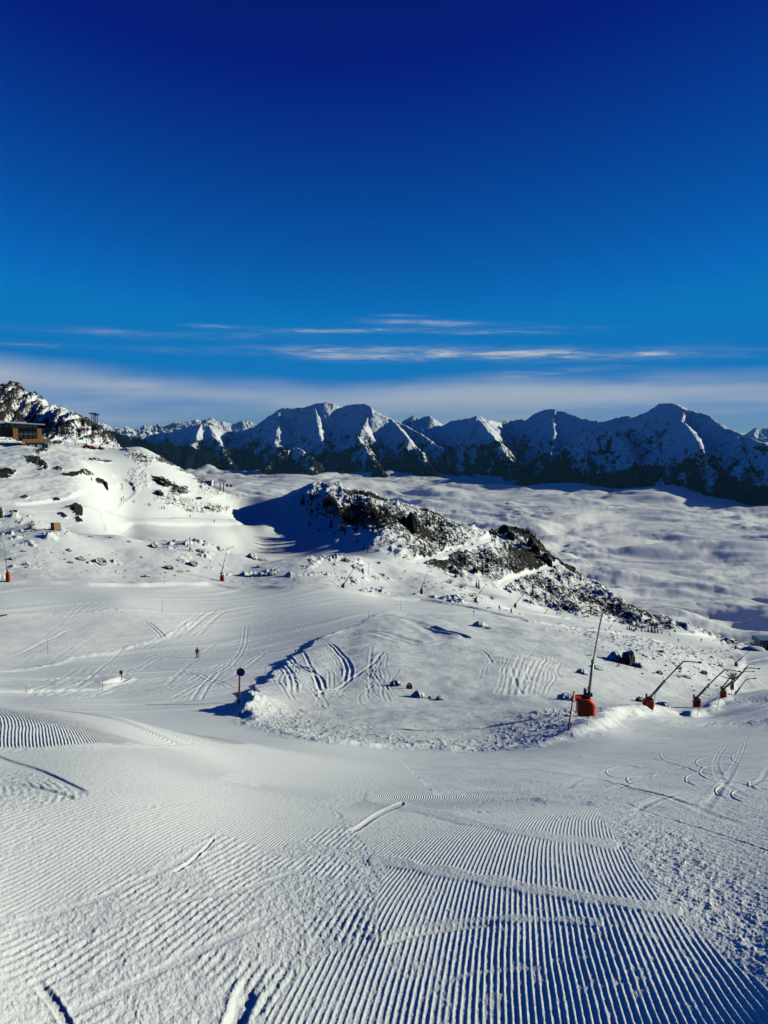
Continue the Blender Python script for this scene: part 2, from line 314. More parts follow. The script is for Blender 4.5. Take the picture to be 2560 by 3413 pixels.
# streaks left by groomer passes and skiers on the wide piste
pst = (1 - off) * ss(r, 55, 75) * (1 - ss(r, 300, 360))
ang = R(38); u = x * math.cos(ang) - y * math.sin(ang); v = x * math.sin(ang) + y * math.cos(ang)
w_ = pn(x / 30, y / 30, 41) * 6
D[s_] += pst * (fbm((u + w_) / 1.6, v / 60, 4, .65, 42) * .12 + np.maximum(0, pn((u + w_) / 5.2, v / 90, 44)) * .22)
ang = R(78); u = x * math.cos(ang) - y * math.sin(ang); v = x * math.sin(ang) + y * math.cos(ang)
D[s_] += pst * (fbm((u + pn(x / 25, y / 25, 45) * 5) / 1.6, v / 40, 3, .6, 46) * .10)
# hummocks with half-buried rocks on the strip in front of the reservoir
hm = up * (r < 330) * ss(fbm(x / 30, y / 30, 2, .5, 51), -.15, .35) * (1 - ss(x, 30, 60) * .75)
n1 = fbm(x / 7.5, y / 5.5, 4, .55, 52)
D[s_] += hm * np.maximum(0, n1 - .12) * 6.0
ROCK[s_] = np.maximum(ROCK[s_], hm * ss(n1, .30, .50) * .62)
# the slope above the right-hand part of the island: thin snow with heather and stones
th_ = ss(x, 30, 60) * isl * ss(r, 140, 190); n2 = fbm(x / 3.2, y / 3.2, 4, .6, 55)
D[s_] += th_ * np.maximum(0, n2 - .1) * 1.3
ROCK[s_] = np.maximum(ROCK[s_], th_ * ss(n2, .22, .5) * .55)
BUMPY[s_] = np.clip(off * 1.0 + .25, 0, 1)

def track(pts, width, depth, r0, r1, twin=0.0, smooth=True):
    """a ski or vehicle track: a groove with a low raised lip"""
    P = W2(smooth_line(pts, 4) if smooth else pts, r0, r1)
    s = rows(r0 * .9, min(r1 * 1.1, 1000)); P = np.array(P)
    a0, a1 = np.arctan2(P[:, 0], P[:, 1]).min() - .02, np.arctan2(P[:, 0], P[:, 1]).max() + .02
    rr = np.hypot(P[:, 0], P[:, 1]); s = rows(rr.min() * .97, rr.max() * 1.03)
    c = slice(int(np.searchsorted(ths, a0)), int(np.searchsorted(ths, a1)))
    xx, yy = X[s, c], Y[s, c]; d, t = seg_dist(xx, yy, [tuple(p) for p in P])
    if twin: d = np.abs(d - twin)
    q = d / width; tap = ss(t, 0, .06) * (1 - ss(t, .94, 1))
    D[s, c] += tap * depth * (-np.exp(-q * q) + .55 * np.exp(-((q - 1.9) / .7) ** 2))
# groomer road loop on the island, ski tracks
track([(1245, 2052), (1330, 2062), (1400, 2085), (1450, 2115), (1490, 2138)], 1.3, .16, 120, 260)
track([(1430, 2092), (1500, 2118), (1560, 2136)], .7, .5, 120, 260)
track([(1060, 2135), (1180, 2110), (1290, 2125), (1400, 2150), (1480, 2145)], .9, .14, 100, 240, twin=1.2)
track([(950, 2200), (985, 2230), (1060, 2262), (1072, 2305)], .22, 0.096, 60, 200, twin=.35)
track([(930, 2215), (970, 2270), (978, 2320)], .2, 0.084, 60, 200, twin=.3)
track([(1095, 2155), (1160, 2215), (1155, 2275)], .22, 0.096, 60, 200, twin=.35)
track([(1240, 2165), (1232, 2240), (1240, 2300)], .2, .04, 60, 200)
track([(1010, 2190), (1040, 2240), (1065, 2290), (1075, 2325)], .2, 0.084, 60, 200)
track([(1010, 2195), (1130, 2180), (1280, 2150)], .3, 0.084, 60, 200)
track([(1280, 2180), (1210, 2240), (1130, 2285), (1040, 2320)], .25, 0.072, 60, 200)
track([(1700, 2230), (1720, 2290), (1755, 2335)], .22, .045, 60, 200)
track([(1740, 2200), (1710, 2270), (1700, 2330)], .22, .04, 60, 200, twin=.4)
track([(1790, 2210), (1760, 2270), (1745, 2335)], .22, .045, 60, 200, twin=.4)
track([(1820, 2205), (1790, 2260), (1770, 2330)], .2, .04, 60, 200)
track([(1870, 2215), (1855, 2250), (1880, 2270)], .2, .04, 60, 200)
track([(1545, 2160), (1610, 2180), (1640, 2215)], .2, 0.060, 60, 240)
track([(365, 2035), (430, 2055), (490, 2080), (545, 2128)], .25, .12, 100, 260, twin=.45)
track([(55, 2185), (150, 2145), (230, 2105), (330, 2085)], .3, .08, 90, 260)
track([(350, 2290), (400, 2280), (428, 2268)], .4, .3, 60, 130)
track([(640, 2115), (700, 2060), (740, 2035)], .4, .05, 100, 300, twin=1.3)
track([(620, 2120), (680, 2075), (730, 2040)], .3, .04, 100, 300, twin=1.0)
rg = random.Random(5)
for k in range(26):      # loose turns all over the island
    px = rg.uniform(900, 1350); py = rg.uniform(2180, 2320); dxp = rg.uniform(-70, 70)
    track([(px, py - 34), (px + dxp * .6 + rg.uniform(-30, 30), py - 5), (px + dxp, py + 22), (px + dxp * .7 + 20, py + 42)], .13, rg.uniform(.015, .035), 60, 230, twin=rg.choice([0, .3]))
for k in range(14):
    px = rg.uniform(1640, 1850); py = rg.uniform(2190, 2300); dxp = rg.uniform(-50, 20)
    track([(px, py - 34), (px + dxp * .6 + rg.uniform(-20, 20), py - 5), (px + dxp, py + 22), (px + dxp * .7 - 15, py + 42)], .13, rg.uniform(.012, .03), 60, 230, twin=rg.choice([0, .3]))
for k in range(44):      # carved turns on the wide piste
    px = rg.uniform(150, 1250); py = rg.uniform(2010, 2330); L = rg.uniform(60, 200); sl = rg.uniform(.2, .9)
    P_ = [(px - L * .5, py + L * .5 * sl), (px, py + rg.uniform(-10, 10)), (px + L * .5, py - L * .5 * sl)]
    if all(p[0] > 0 and p[0] + p[1] * 1.25 < 3660 for p in P_): track(P_, rg.uniform(.12, .35), rg.uniform(.015, .04), 78, 300, twin=rg.choice([0, .6]))

for a in ([(2560, 2780), (2300, 2690), (2000, 2600), (1700, 2560)], [(1900, 2680), (2150, 2590), (2400, 2500), (2520, 2400)], [(2560, 2640), (2350, 2580), (2150, 2520), (1980, 2500)], [(2250, 2800), (2380, 2650), (2460, 2520), (2500, 2380)],
          [(2560, 2700), (2420, 2620), (2380, 2540), (2440, 2440)], [(1600, 2560), (1900, 2540), (2100, 2470), (2300, 2420)], [(2100, 2700), (2300, 2640), (2500, 2620), (2560, 2560)], [(1850, 2640), (2000, 2570), (2200, 2540), (2420, 2470)]):
    track(a, .035, .004, 5, 140); track([(q0 + 9, q1 + 3) for q0, q1 in a if q0 < 2540], .03, .005, 5, 140)
for a in ([(60, 2330), (300, 2260), (600, 2190), (900, 2120), (1150, 2050)], [(200, 2345), (450, 2290), (700, 2230), (930, 2160)], [(20, 2150), (300, 2210), (600, 2240), (780, 2300)], [(450, 2340), (620, 2280), (850, 2150), (1000, 2040)], [(560, 2345), (700, 2270), (800, 2180), (820, 2080)],
          [(100, 2290), (420, 2215), (760, 2150), (1100, 2075)], [(650, 2340), (720, 2250), (790, 2230), (900, 2170)]):
    track(a, .16, .035, 75, 300, twin=.45)
# --- far hills
s_ = rows(285, 1000); x, y, r = X[s_], Y[s_], RR[s_]; px, py = PX[s_], PY[s_]; th = np.arctan2(x, y)
def win(lo, hi, sft, v): return ss(v, lo - sft, lo + sft) * (1 - ss(v, hi - sft, hi + sft))
# rocky wooded hill in the middle
HILL = W2([(930, 1700), (960, 1746), (1090, 1782), (1180, 1822), (1290, 1868), (1440, 1920), (1560, 1955), (1700, 1985)], 380, 560) + \
       W2([(1760, 2040), (1850, 2045), (2000, 2075), (2150, 2105), (2290, 2118)], 380, 600) + [(420, 620), (400, 1000), (-60, 1000), (-75, 600)]
hs = sdist(x, y, HILL) + pn(x / 14, y / 14, 61) * 10; hk = ss(hs, -4, 22)
rg1 = fbm(x / 42, y / 42, 4, .55, 62, True)
D[s_] += hk * ((rg1 - .35) * 6.5 + fbm(x / 11, y / 11, 3, .6, 66) * 2.0 + fbm(x / 3.2, y / 3.2, 3, .6, 69) * .8)
crestm = win(1080, 1500, 50, px) * (py < 1760)
spk = fbm(x / 2.6, y / 2.0, 4, .68, 71); big = fbm(x / 36, y / 36, 3, .55, 73)
rk = .33 + big * .34 + spk * .50 + .12 * ss(px, 1050, 1250)
rk = rk + .25 * np.exp(-((px - 1180) / 190) ** 2 - ((py - 1740) / 55) ** 2) + .18 * np.exp(-((px - 1640) / 150) ** 2 - ((py - 1880) / 45) ** 2) + .12 * np.exp(-((px - 1790) / 60) ** 2 - ((py - 1840) / 60) ** 2)
rk -= .55 * ss(r, np.interp(px, [1000, 1090, 1280, 1450, 1560, 1600], [545, 535, 543, 549, 547, 900]), np.interp(px, [1000, 1090, 1280, 1450, 1560, 1600], [556, 546, 554, 560, 558, 910]))
rk -= .5 * (1 - ss(px, 940, 1010)) - .5 * (1 - ss(py - np.interp(px, [1000, 1090, 1170, 1280, 1450, 1560, 1620, 1700, 1800, 1900], [1632, 1624, 1645, 1662, 1712, 1753, 1748, 1765, 1815, 1900]), 6, 16))
ROCK[s_] = np.maximum(ROCK[s_], hk * np.clip(rk, 0, 1))
# reservoir basin: clean snow; dam slope and the piste behind it smooth
# rocky peak, upper left
PK = np.exp(-np.maximum(0, 600 - r) / 25) * ss(th, -.6, -.58 + .0) * (1 - ss(px, 395, 440)) * ss(r, 575, 640)
up_n = fbm(x / 16, y / 50, 4, .55, 81, True); g2 = fbm(x / 6, y / 16, 3, .6, 84)
D[s_] += PK * ((up_n - .35) * 9 + g2 * 2.6 + fbm(x / 2.5, y / 2.5, 3, .6, 87) * .8)
ROCK[s_] = np.maximum(ROCK[s_], PK * np.clip(.43 + up_n * .22 + g2 * .5 + spk * .42 - .25 * ss(px, 90, 160) * win(1300, 1400, 20, py), 0, 1))
# snowy hills on the left
LH = ss(r, 320, 360) * (1 - ss(px, 780, 830)) * (1 - hk) * (1 - PK)
dam = win(330, 960, 40, px) * (r < 575)
D[s_] += LH * (1 - dam) * (fbm(x / 45, y / 45, 3, .5, 91) * 2.6 + fbm(x / 12, y / 12, 3, .55, 92) * .9 + fbm(x / 4, y / 4, 3, .55, 93) * .18)
D[s_] += LH * dam * fbm(x / 30, y / 30, 3, .5, 94) * .5
def patch(cx, cy, wx, wy, amt, tilt=0.0, r0=300, r1=700, lift=1.2):
    d_x = px - cx; d_y = py - cy - tilt * d_x
    q = np.sqrt((d_x / wx) ** 2 + (d_y / wy) ** 2) + fbm(px / 22., py / 10., 3, .6, int(cx) % 97) * .55
    m = (1 - ss(q, .55, 1.15)) * (r > r0) * (r < r1)
    ROCK[s_] = np.maximum(ROCK[s_], np.clip(m * (amt + spk * .55), 0, 1)); D[s_] += m * lift * (.5 + spk)
for a in [(20, 1582, 42, 16, .75), (5, 1600, 40, 10, .6), (120, 1540, 45, 18, .55, .35), (140, 1508, 30, 9, .45), (196, 1571, 16, 6, .6, .4), (150, 1568, 18, 6, .5), (245, 1590, 48, 9, .6, -.12), (295, 1590, 30, 10, .5, .2),
          (342, 1620, 26, 16, .85, .5), (365, 1640, 12, 26, .55), (205, 1672, 38, 6, .75, .1), (262, 1700, 26, 26, .9, .75), (240, 1690, 22, 18, .8, .6), (212, 1722, 16, 7, .6, .5), (262, 1738, 16, 9, .7, .3), (82, 1665, 17, 4, .6),
          (48, 1712, 14, 4, .5, .2), (2, 1715, 10, 18, .8), (160, 1480, 60, 6, .4), (330, 1540, 60, 6, .45, .1), (300, 1500, 40, 4, .5),
          (470, 1530, 55, 22, .36, .35), (560, 1545, 70, 12, .42, .3), (545, 1612, 55, 16, .62, .35), (600, 1640, 45, 20, .45), (680, 1610, 40, 16, .42, .2), (640, 1580, 80, 8, .36, .2), (530, 1650, 20, 12, .6, .4),
          (600, 1680, 90, 26, .30, .2), (700, 1640, 60, 26, .28, .2), (720, 1700, 60, 18, .34), (664, 1667, 12, 4, .9), (690, 1701, 12, 4, .9), (465, 1600, 40, 40, .18)]:
    a = list(a); a[4] += .12; patch(*a)
patch(120, 1795, 120, 40, .27, .0, 250, 330, .4)
def road(pts, width, r0, r1, cut=0.0, smooth_noise=True):
    P = W2(smooth_line(pts, 5), r0, r1); d, _ = seg_dist(x, y, P)
    m = 1 - ss(d, width * .5, width * .9); m = m * (r > r0 * .93) * (r < r1 * 1.07)
    ROCK[s_] = ROCK[s_] * (1 - m); D[s_] = D[s_] * (1 - m * .85) - m * cut + np.exp(-((d - width * .85) / 1.2) ** 2) * .15 * (m < .5) * (d < width * 2)
road([(1395, 1878), (1450, 1862), (1520, 1838), (1600, 1812), (1655, 1796)], 3.5, 400, 600, -.2)
road([(1690, 1975), (1672, 1962), (1690, 1945), (1760, 1922), (1820, 1900), (1862, 1878)], 3.2, 400, 620, -.2)
road([(1655, 2030), (1800, 2055), (1950, 2072), (2100, 2092), (2250, 2115), (2400, 2138)], 6, 320, 640, 0)
road([(312, 1745), (312, 1715), (300, 1690), (322, 1668), (380, 1655), (420, 1640), (418, 1618), (400, 1605)], 6, 345, 540, 0)
road([(0, 1688), (120, 1690), (300, 1668)], 6, 320, 430, .5)
dmp = W2(smooth_line([(330, 1752), (400, 1742), (480, 1742), (560, 1745), (650, 1743), (720, 1744), (800, 1745), (880, 1745), (960, 1749), (1010, 1756), (1080, 1785), (1120, 1806)], 4), 400, 540)
d_, _t = seg_dist(x, y, dmp); D[s_] = D[s_] * (.3 + .7 * ss(d_, 3, 14)) + 1.3 * (1 - ss(d_, 1.6, 5.0)) * (r > 400) * (r < 560); ROCK[s_] *= ss(d_, 3, 7)
road([(250, 1480), (330, 1500), (400, 1505)], 8, 500, 640, .2)
BUMPY[s_] = np.maximum(BUMPY[s_] * (r < 330), .4)

# --- foreground corduroy
def fit_field(samples, cx, cy, r0=0.0, r1=60.0):
    """u(x, y): cubic with |grad u| = 1, constant along the groomed lines"""
    rowsA, rhs = [], []
    for px, py, sx, sy in samples:
        a = hit(px, py, r0, r1); L = 14.0 / math.hypot(sx, sy); b = hit(px + sx * L, py + sy * L, r0, r1)
        dx_, dy_ = b[0] - a[0], b[1] - a[1]; l = math.hypot(dx_, dy_); dx_, dy_ = dx_ / l, dy_ / l
        X0, Y0 = a[0] - cx, a[1] - cy
        gx = [1, 0, 2 * X0, Y0, 0, 3 * X0 ** 2, 2 * X0 * Y0, Y0 ** 2, 0]; gy = [0, 1, 0, X0, 2 * Y0, 0, X0 ** 2, 2 * X0 * Y0, 3 * Y0 ** 2]
        wgt = 3.0
        rowsA.append([wgt * (gx[i] * dx_ + gy[i] * dy_) for i in range(9)]); rhs.append(0.0)
        rowsA.append([gx[i] * dy_ - gy[i] * dx_ for i in range(9)]); rhs.append(1.0)
    A = np.array(rowsA); reg = np.diag([0, 0, .02, .02, .02, .03, .03, .03, .03]); A = np.r_[A, reg]; b_ = np.r_[rhs, np.zeros(9)]
    c = np.linalg.lstsq(A, b_, rcond=None)[0]
    def u(xx, yy):
        X0, Y0 = xx - cx, yy - cy
        return c[0] * X0 + c[1] * Y0 + c[2] * X0 ** 2 + c[3] * X0 * Y0 + c[4] * Y0 ** 2 + c[5] * X0 ** 3 + c[6] * X0 ** 2 * Y0 + c[7] * X0 * Y0 ** 2 + c[8] * Y0 ** 3
    return u
SR = [(1310, 3250, .235, -1), (1545, 3250, .05, -1), (1760, 3250, -.08, -1), (2200, 3330, -.42, -1), (2400, 3250, -.77, -1), (2000, 3200, -.22, -1), (1900, 2950, -.08, -1), (2120, 2900, -.6, -1), (1970, 2850, -.15, -1),
      (1830, 2850, .1, -1), (1740, 2840, .33, -1), (1800, 2730, .56, -1), (1920, 2730, .3, -1), (1750, 2715, 1.3, -1), (1357, 2820, 1.15, -1), (1330, 3000, .55, -1), (1500, 2800, .8, -1), (1500, 2690, 2., -1), (1100, 3350, .5, -1)]
SL = [(100, 2990, 1.8, -1), (60, 2940, 2.1, -1), (400, 2900, 1.8, -1), (300, 2800, 2.3, -1), (100, 2750, 3, -1), (850, 2750, 2, -1), (600, 2700, 2.4, -1), (1150, 2700, 2, -1), (400, 2560, 6.8, -1), (200, 2520, 9, -1), (450, 2620, 4, -1), (1000, 2600, 5, -1)]
SM = [(40, 2440, .2, -1), (100, 2440, 0, -1), (100, 2400, -.7, -1), (200, 2450, -.4, -1), (200, 2420, -.8, -1), (250, 2400, -1.8, -1), (350, 2445, -1.2, -1), (450, 2440, -2, -1)]
s_ = rows(1.9, 34); x, y, r = X[s_], Y[s_], RR[s_]; px, py = PX[s_], PY[s_]
def zone(poly, soft=8, jit=10, k=0):
    d = sdist(px, py, poly) + pn(x * 9 / np.sqrt(r), y * 9 / np.sqrt(r), 100 + k) * jit; return ss(d, -soft, soft)
ZR = zone([(800, 3500), (960, 3290), (1080, 3180), (1270, 3110), (1255, 2990), (1300, 2900), (1255, 2860), (1190, 2770), (1130, 2700), (1300, 2610), (1500, 2650), (1750, 2660), (1990, 2690), (2010, 2740), (2110, 2860), (2215, 3010), (2290, 3080), (2560, 3290), (3100, 3600), (800, 3700)], 7, 10, 1)
ZL = zone([(-200, 3130), (0, 3062), (180, 3020), (330, 2960), (520, 2880), (650, 2800), (720, 2770), (900, 2840), (1000, 2800), (1150, 2740), (1060, 2680), (1150, 2640), (980, 2560), (800, 2508), (500, 2492), (0, 2505), (-200, 2510), (-200, 2600), (100, 2560), (260, 2620), (300, 2650), (100, 2700), (-200, 2700)], 7, 10, 2)
ZM = zone([(-300, 2300), (0, 2340), (300, 2360), (600, 2400), (900, 2465), (820, 2478), (600, 2484), (300, 2480), (0, 2494), (-300, 2500)], 5, 4, 3) * (1 - ss(r, 13, 20))
ZL = ZL * (1 - ZR) * (1 - ZM); ZR = ZR * (1 - ZM)
uR = fit_field(SR, .8, 3.5)(x, y); uL = fit_field(SL, -.8, 4.0)(x, y); uM = fit_field(SM, -2.5, 6.0, 0, 12)(x, y)
pick = np.where(ZM > .5, uM / 1.25, np.where(ZR >= ZL, uR, uL))
wob = fbm(x * 2.2, y * 2.2, 3, .55, 110) * .006
GU[s_] = pick + wob; gm = np.maximum(np.maximum(ZR, ZL), ZM)
# cross tracks that flatten the corduroy
flat = np.zeros_like(x)
def strip(pts, hw, amt=1.0, ridge=0.0, r0=0, r1=40):
    global flat
    P = smooth_line(pts, 4); d, t = seg_dist(px, py, P); d = d + pn(x * 14 / np.sqrt(r), y * 14 / np.sqrt(r), 130) * hw * .5
    m = (1 - ss(d, hw * .55, hw)) * (r > r0) * (r < r1); flat = np.maximum(flat, m * amt)
    D[s_] += m * ridge
strip([(1230, 2660), (1400, 2700), (1600, 2745), (1800, 2785), (2050, 2818)], 16, .9, .004)
strip([(1250, 2870), (1400, 2895), (1600, 2930), (1900, 2985), (2260, 3035)], 22, .85, .005)
strip([(1240, 3125), (1400, 3090), (1560, 3072), (1680, 3062), (2000, 3075)], 14, .6, .004)
strip([(1400, 3340), (1480, 3280), (1600, 3240), (1800, 3225)], 8, .6)
strip([(0, 2760), (250, 2735), (420, 2700), (600, 2680)], 8, .7)
strip([(0, 2832), (200, 2800), (400, 2755), (550, 2715)], 7, .7)
strip([(700, 2630), (900, 2580), (1200, 2560), (1500, 2600)], 34, .85)
strip([(380, 2640), (620, 2625), (850, 2650), (1050, 2690)], 18, .5)
gm = gm * (1 - flat)
# torn places in the corduroy
tear = ss(fbm(x * 3.1, y * 3.1, 4, .6, 120), .22, .5); fine = pn(x * 26, y * 26, 121)
gm = gm * (1 - .75 * tear * ss(fine, -.2, .4)) * (1 - .45 * ss(fbm(x * 13, y * 13, 3, .6, 123), .05, .45))
GM[s_] = gm
fade = 1 - ss(r, np.where(ZM > .5, 11, 5.5), np.where(ZM > .5, 15, 8.5))
ph = (GU[s_] / .0208) * 2 * np.pi
rag = fbm(x * 34, y * 34, 3, .6, 122)
prof = 1.7 * np.maximum(0, .5 + .5 * np.sin(ph)) ** 2.2 - .5
D[s_] += gm * (.0019 + .0007 * rag) * (1 + 1.4 * ZM) * prof * fade
# ploughed crumbs between the passes
rgh = (1 - gm) * (1 - ss(r, 10, 30)) * .85 + .22
ax = fit_field(SR[:1] + SR[-2:] + [(700, 3050, 1.2, -1), (400, 3200, 1.5, -1), (900, 3000, 1., -1), (200, 3350, 1.4, -1), (1150, 2900, .9, -1)], .0, 3.0)(x, y)
crumbs = fbm(x * 19, y * 19, 4, .68, 125)
D[s_] += rgh * (crumbs * .0055 + np.maximum(0, fbm(x * 46, y * 46, 2, .6, 129)) * .0045) * (1 - flat * .45)
SMOOTH = (px < 1300) * (1 - gm) * (r < 8)
D[s_] += SMOOTH * np.sin((ax + wob * 2) / .030 * 2 * np.pi) * .0020 * np.clip(.5 + 1.6 * pn(x * 3, y * 3, 131), 0, 1)
# chunky churned band on the right
ch = zone([(2020, 2730), (2120, 2700), (2300, 2790), (2480, 2920), (2620, 3080), (2560, 3230), (2330, 3080), (2200, 2960), (2080, 2830)], 30, 40, 5)
D[s_] += (r > 5) * (x > .6) * (1 - gm) * (fbm(x / 2.6, y / 2.6, 3, .6, 136) * .05 + fbm(x / .5, y / .5, 3, .6, 137) * .010)
D[s_] += ch * (fbm(x * 12, y * 12, 4, .65, 133) * .009 + np.maximum(0, fbm(x * 24, y * 24, 3, .6, 134) - .15) * .013)
# smooth scraped slabs and their little steps
def slab(pts, hw, h, crisp=3.0):
    P = smooth_line(pts, 4); d, t = seg_dist(px, py, P)
    # signed side: above the line in the photograph counts positive
    sgn = np.zeros_like(d); Q = np.array(P)
    yy = np.interp(px, Q[:, 0], Q[:, 1]) if Q[0, 0] < Q[-1, 0] else np.interp(px, Q[::-1, 0], Q[::-1, 1])
    off_ = yy - py; tap = ss(t, 0, .1) * (1 - ss(t, .9, 1)); inside_ = ss(-off_, -crisp, crisp) * (1 - ss(-off_, hw * .7, hw)) * (d < hw * 1.2) * tap
    D[s_] = D[s_] * (1 - inside_ * .9) - inside_ * h
    GM[s_] *= (1 - inside_)
slab([(180, 3390), (330, 3320), (560, 3205), (740, 3120), (860, 3065), (910, 3040)], 34, .003)
slab([(0, 3075), (150, 3045), (330, 2985), (520, 2905), (640, 2835), (700, 2790)], 18, .002)
slab([(-50, 2500), (40, 2535), (150, 2570), (300, 2640)], 20, .01)
slab([(-50, 2600), (120, 2620), (260, 2660)], 12, .01)
slab([(400, 3030), (560, 3000), (800, 2960), (980, 2900), (1060, 2865)], 16, .002)
slab([(1260, 3150), (1400, 3110), (1560, 3085), (1660, 3075)], 12, .005)
def trench(pts, hw, h):
    d, t = seg_dist(px, py, smooth_line(pts, 4)); q = d / hw; tap = ss(t, .0, .22)
    D[s_] += (r < 9) * tap * h * (-np.exp(-q ** 4) + .35 * np.exp(-((q - 1.5) / .4) ** 2))
trench([(845, 3270), (815, 3330), (790, 3400), (765, 3470)], 28, .011)
trench([(110, 3270), (170, 3330), (215, 3400), (250, 3470)], 16, .007)
trench([(560, 2915), (610, 2890), (660, 2850), (710, 2800)], 5, .006)
trench([(1130, 2770), (1180, 2768), (1260, 2715), (1340, 2680)], 7, .008)
trench([(2040, 2670), (2250, 2735), (2420, 2790), (2600, 2850)], 3, .003)
# crescent ski marks on the right-hand piste
def arc(pts, wpx, h):
    d, t = seg_dist(px, py, smooth_line(pts, 5)); q = d / wpx; tap = ss(t, 0, .1) * (1 - ss(t, .85, 1))
    D[s_] += (r > 4) * tap * h * .33 * (np.exp(-q * q) - .6 * np.exp(-((q - 2) / .8) ** 2))
for a in [(2360, 2530), (2380, 2560), (2330, 2585), (2480, 2640), (2430, 2625), (2250, 2500), (2190, 2470), (2060, 2560), (2120, 2590), (2490, 2510), (2300, 2470), (2540, 2600)]:
    qx, qy = a; w0 = rg.uniform(.7, 1.2)
    arc([(qx + 95 * w0, qy - 4), (qx + 30, qy - 12 * w0), (qx - 35 * w0, qy), (qx - 38 * w0, qy + 22 * w0), (qx + 5, qy + 38 * w0)], 2.4, .02 + .002 * rg.random())
BUMPY[s_] = 1.0 - .4 * flat
Z = Zb + D
FADE = np.ones(Zb.shape, np.float32); FADE[s_] = fade; FARF = 1 - ss(RR, 6.5, 10); FARF[s_] = np.where(ZM > .3, 1 - .8 * ss(r, 13, 17), np.where(ZR > .3, 1 - ss(r, 9, 15), 1 - ss(r, 6.5, 10))); FADE[RR > 34] = 0

def mesh_grid(name, X, Y, Z, mat, attrs=None, mask=None, smooth=True):
    nr, nc = X.shape; me = bpy.data.meshes.new(name)
    if mask is None:
        I = np.arange(nr * nc, dtype=np.int32).reshape(nr, nc); q = np.stack([I[:-1, :-1], I[:-1, 1:], I[1:, 1:], I[1:, :-1]], -1).reshape(-1, 4)
        idx = None
    else:
        I = np.arange(nr * nc, dtype=np.int32).reshape(nr, nc); q = np.stack([I[:-1, :-1], I[:-1, 1:], I[1:, 1:], I[1:, :-1]], -1)[mask].reshape(-1, 4)
        idx = np.unique(q); re = np.full(nr * nc, -1, np.int32); re[idx] = np.arange(len(idx)); q = re[q]
    co = np.stack([X, Y, Z], -1).reshape(-1, 3).astype(np.float32)
    if idx is not None: co = co[idx]
    me.vertices.add(len(co)); me.vertices.foreach_set('co', co.ravel())
    me.loops.add(q.size); me.loops.foreach_set('vertex_index', q[:, ::-1].ravel())
    me.polygons.add(len(q)); me.polygons.foreach_set('loop_start', np.arange(0, q.size, 4, dtype=np.int32))
    try: me.polygons.foreach_set('loop_total', np.full(len(q), 4, np.int32))
    except Exception: pass
    me.polygons.foreach_set('use_smooth', np.ones(len(q), bool))
    me.update(calc_edges=True)
    for k, v in (attrs or {}).items():
        at = me.attributes.new(k, 'FLOAT', 'POINT'); vv = v.reshape(-1).astype(np.float32); at.data.foreach_set('value', vv if idx is None else vv[idx])
    me.materials.append(mat); ob = bpy.data.objects.new(name, me); COL.objects.link(ob); return ob

def new_mat(name):
    m = bpy.data.materials.new(name); m.use_nodes = True; nt = m.node_tree; b = nt.nodes['Principled BSDF']; return m, nt, b
def attr(nt, name):
    a = nt.nodes.new('ShaderNodeAttribute'); a.attribute_name = name; return a.outputs['Fac']
def noise(nt, scale, det=4, rough=.6, co=None, dist=0, map_scale=None):
    if co is None: co = N(nt, 'ShaderNodeTexCoord').outputs['Object']
    if map_scale:
        m = N(nt, 'ShaderNodeMapping'); m.inputs['Scale'].default_value = map_scale; nt.links.new(co, m.inputs[0]); co = m.outputs[0]
    n = N(nt, 'ShaderNodeTexNoise'); n.inputs['Scale'].default_value = scale; n.inputs['Detail'].default_value = det
    n.inputs['Roughness'].default_value = rough; n.inputs['Distortion'].default_value = dist
    nt.links.new(co, n.inputs['Vector']); return n.outputs['Fac']
def mixrgb(nt, f, a, b):
    m = N(nt, 'ShaderNodeMix'); m.data_type = 'RGBA'
    if isinstance(f, float): m.inputs[0].default_value = f
    else: nt.links.new(f, m.inputs[0])
    for i, v in ((6, a), (7, b)):
        if isinstance(v, tuple): m.inputs[i].default_value = v
        else: nt.links.new(v, m.inputs[i])
    return m.outputs[2]
SNOWC = (0.82, 0.82, 0.79, 1)
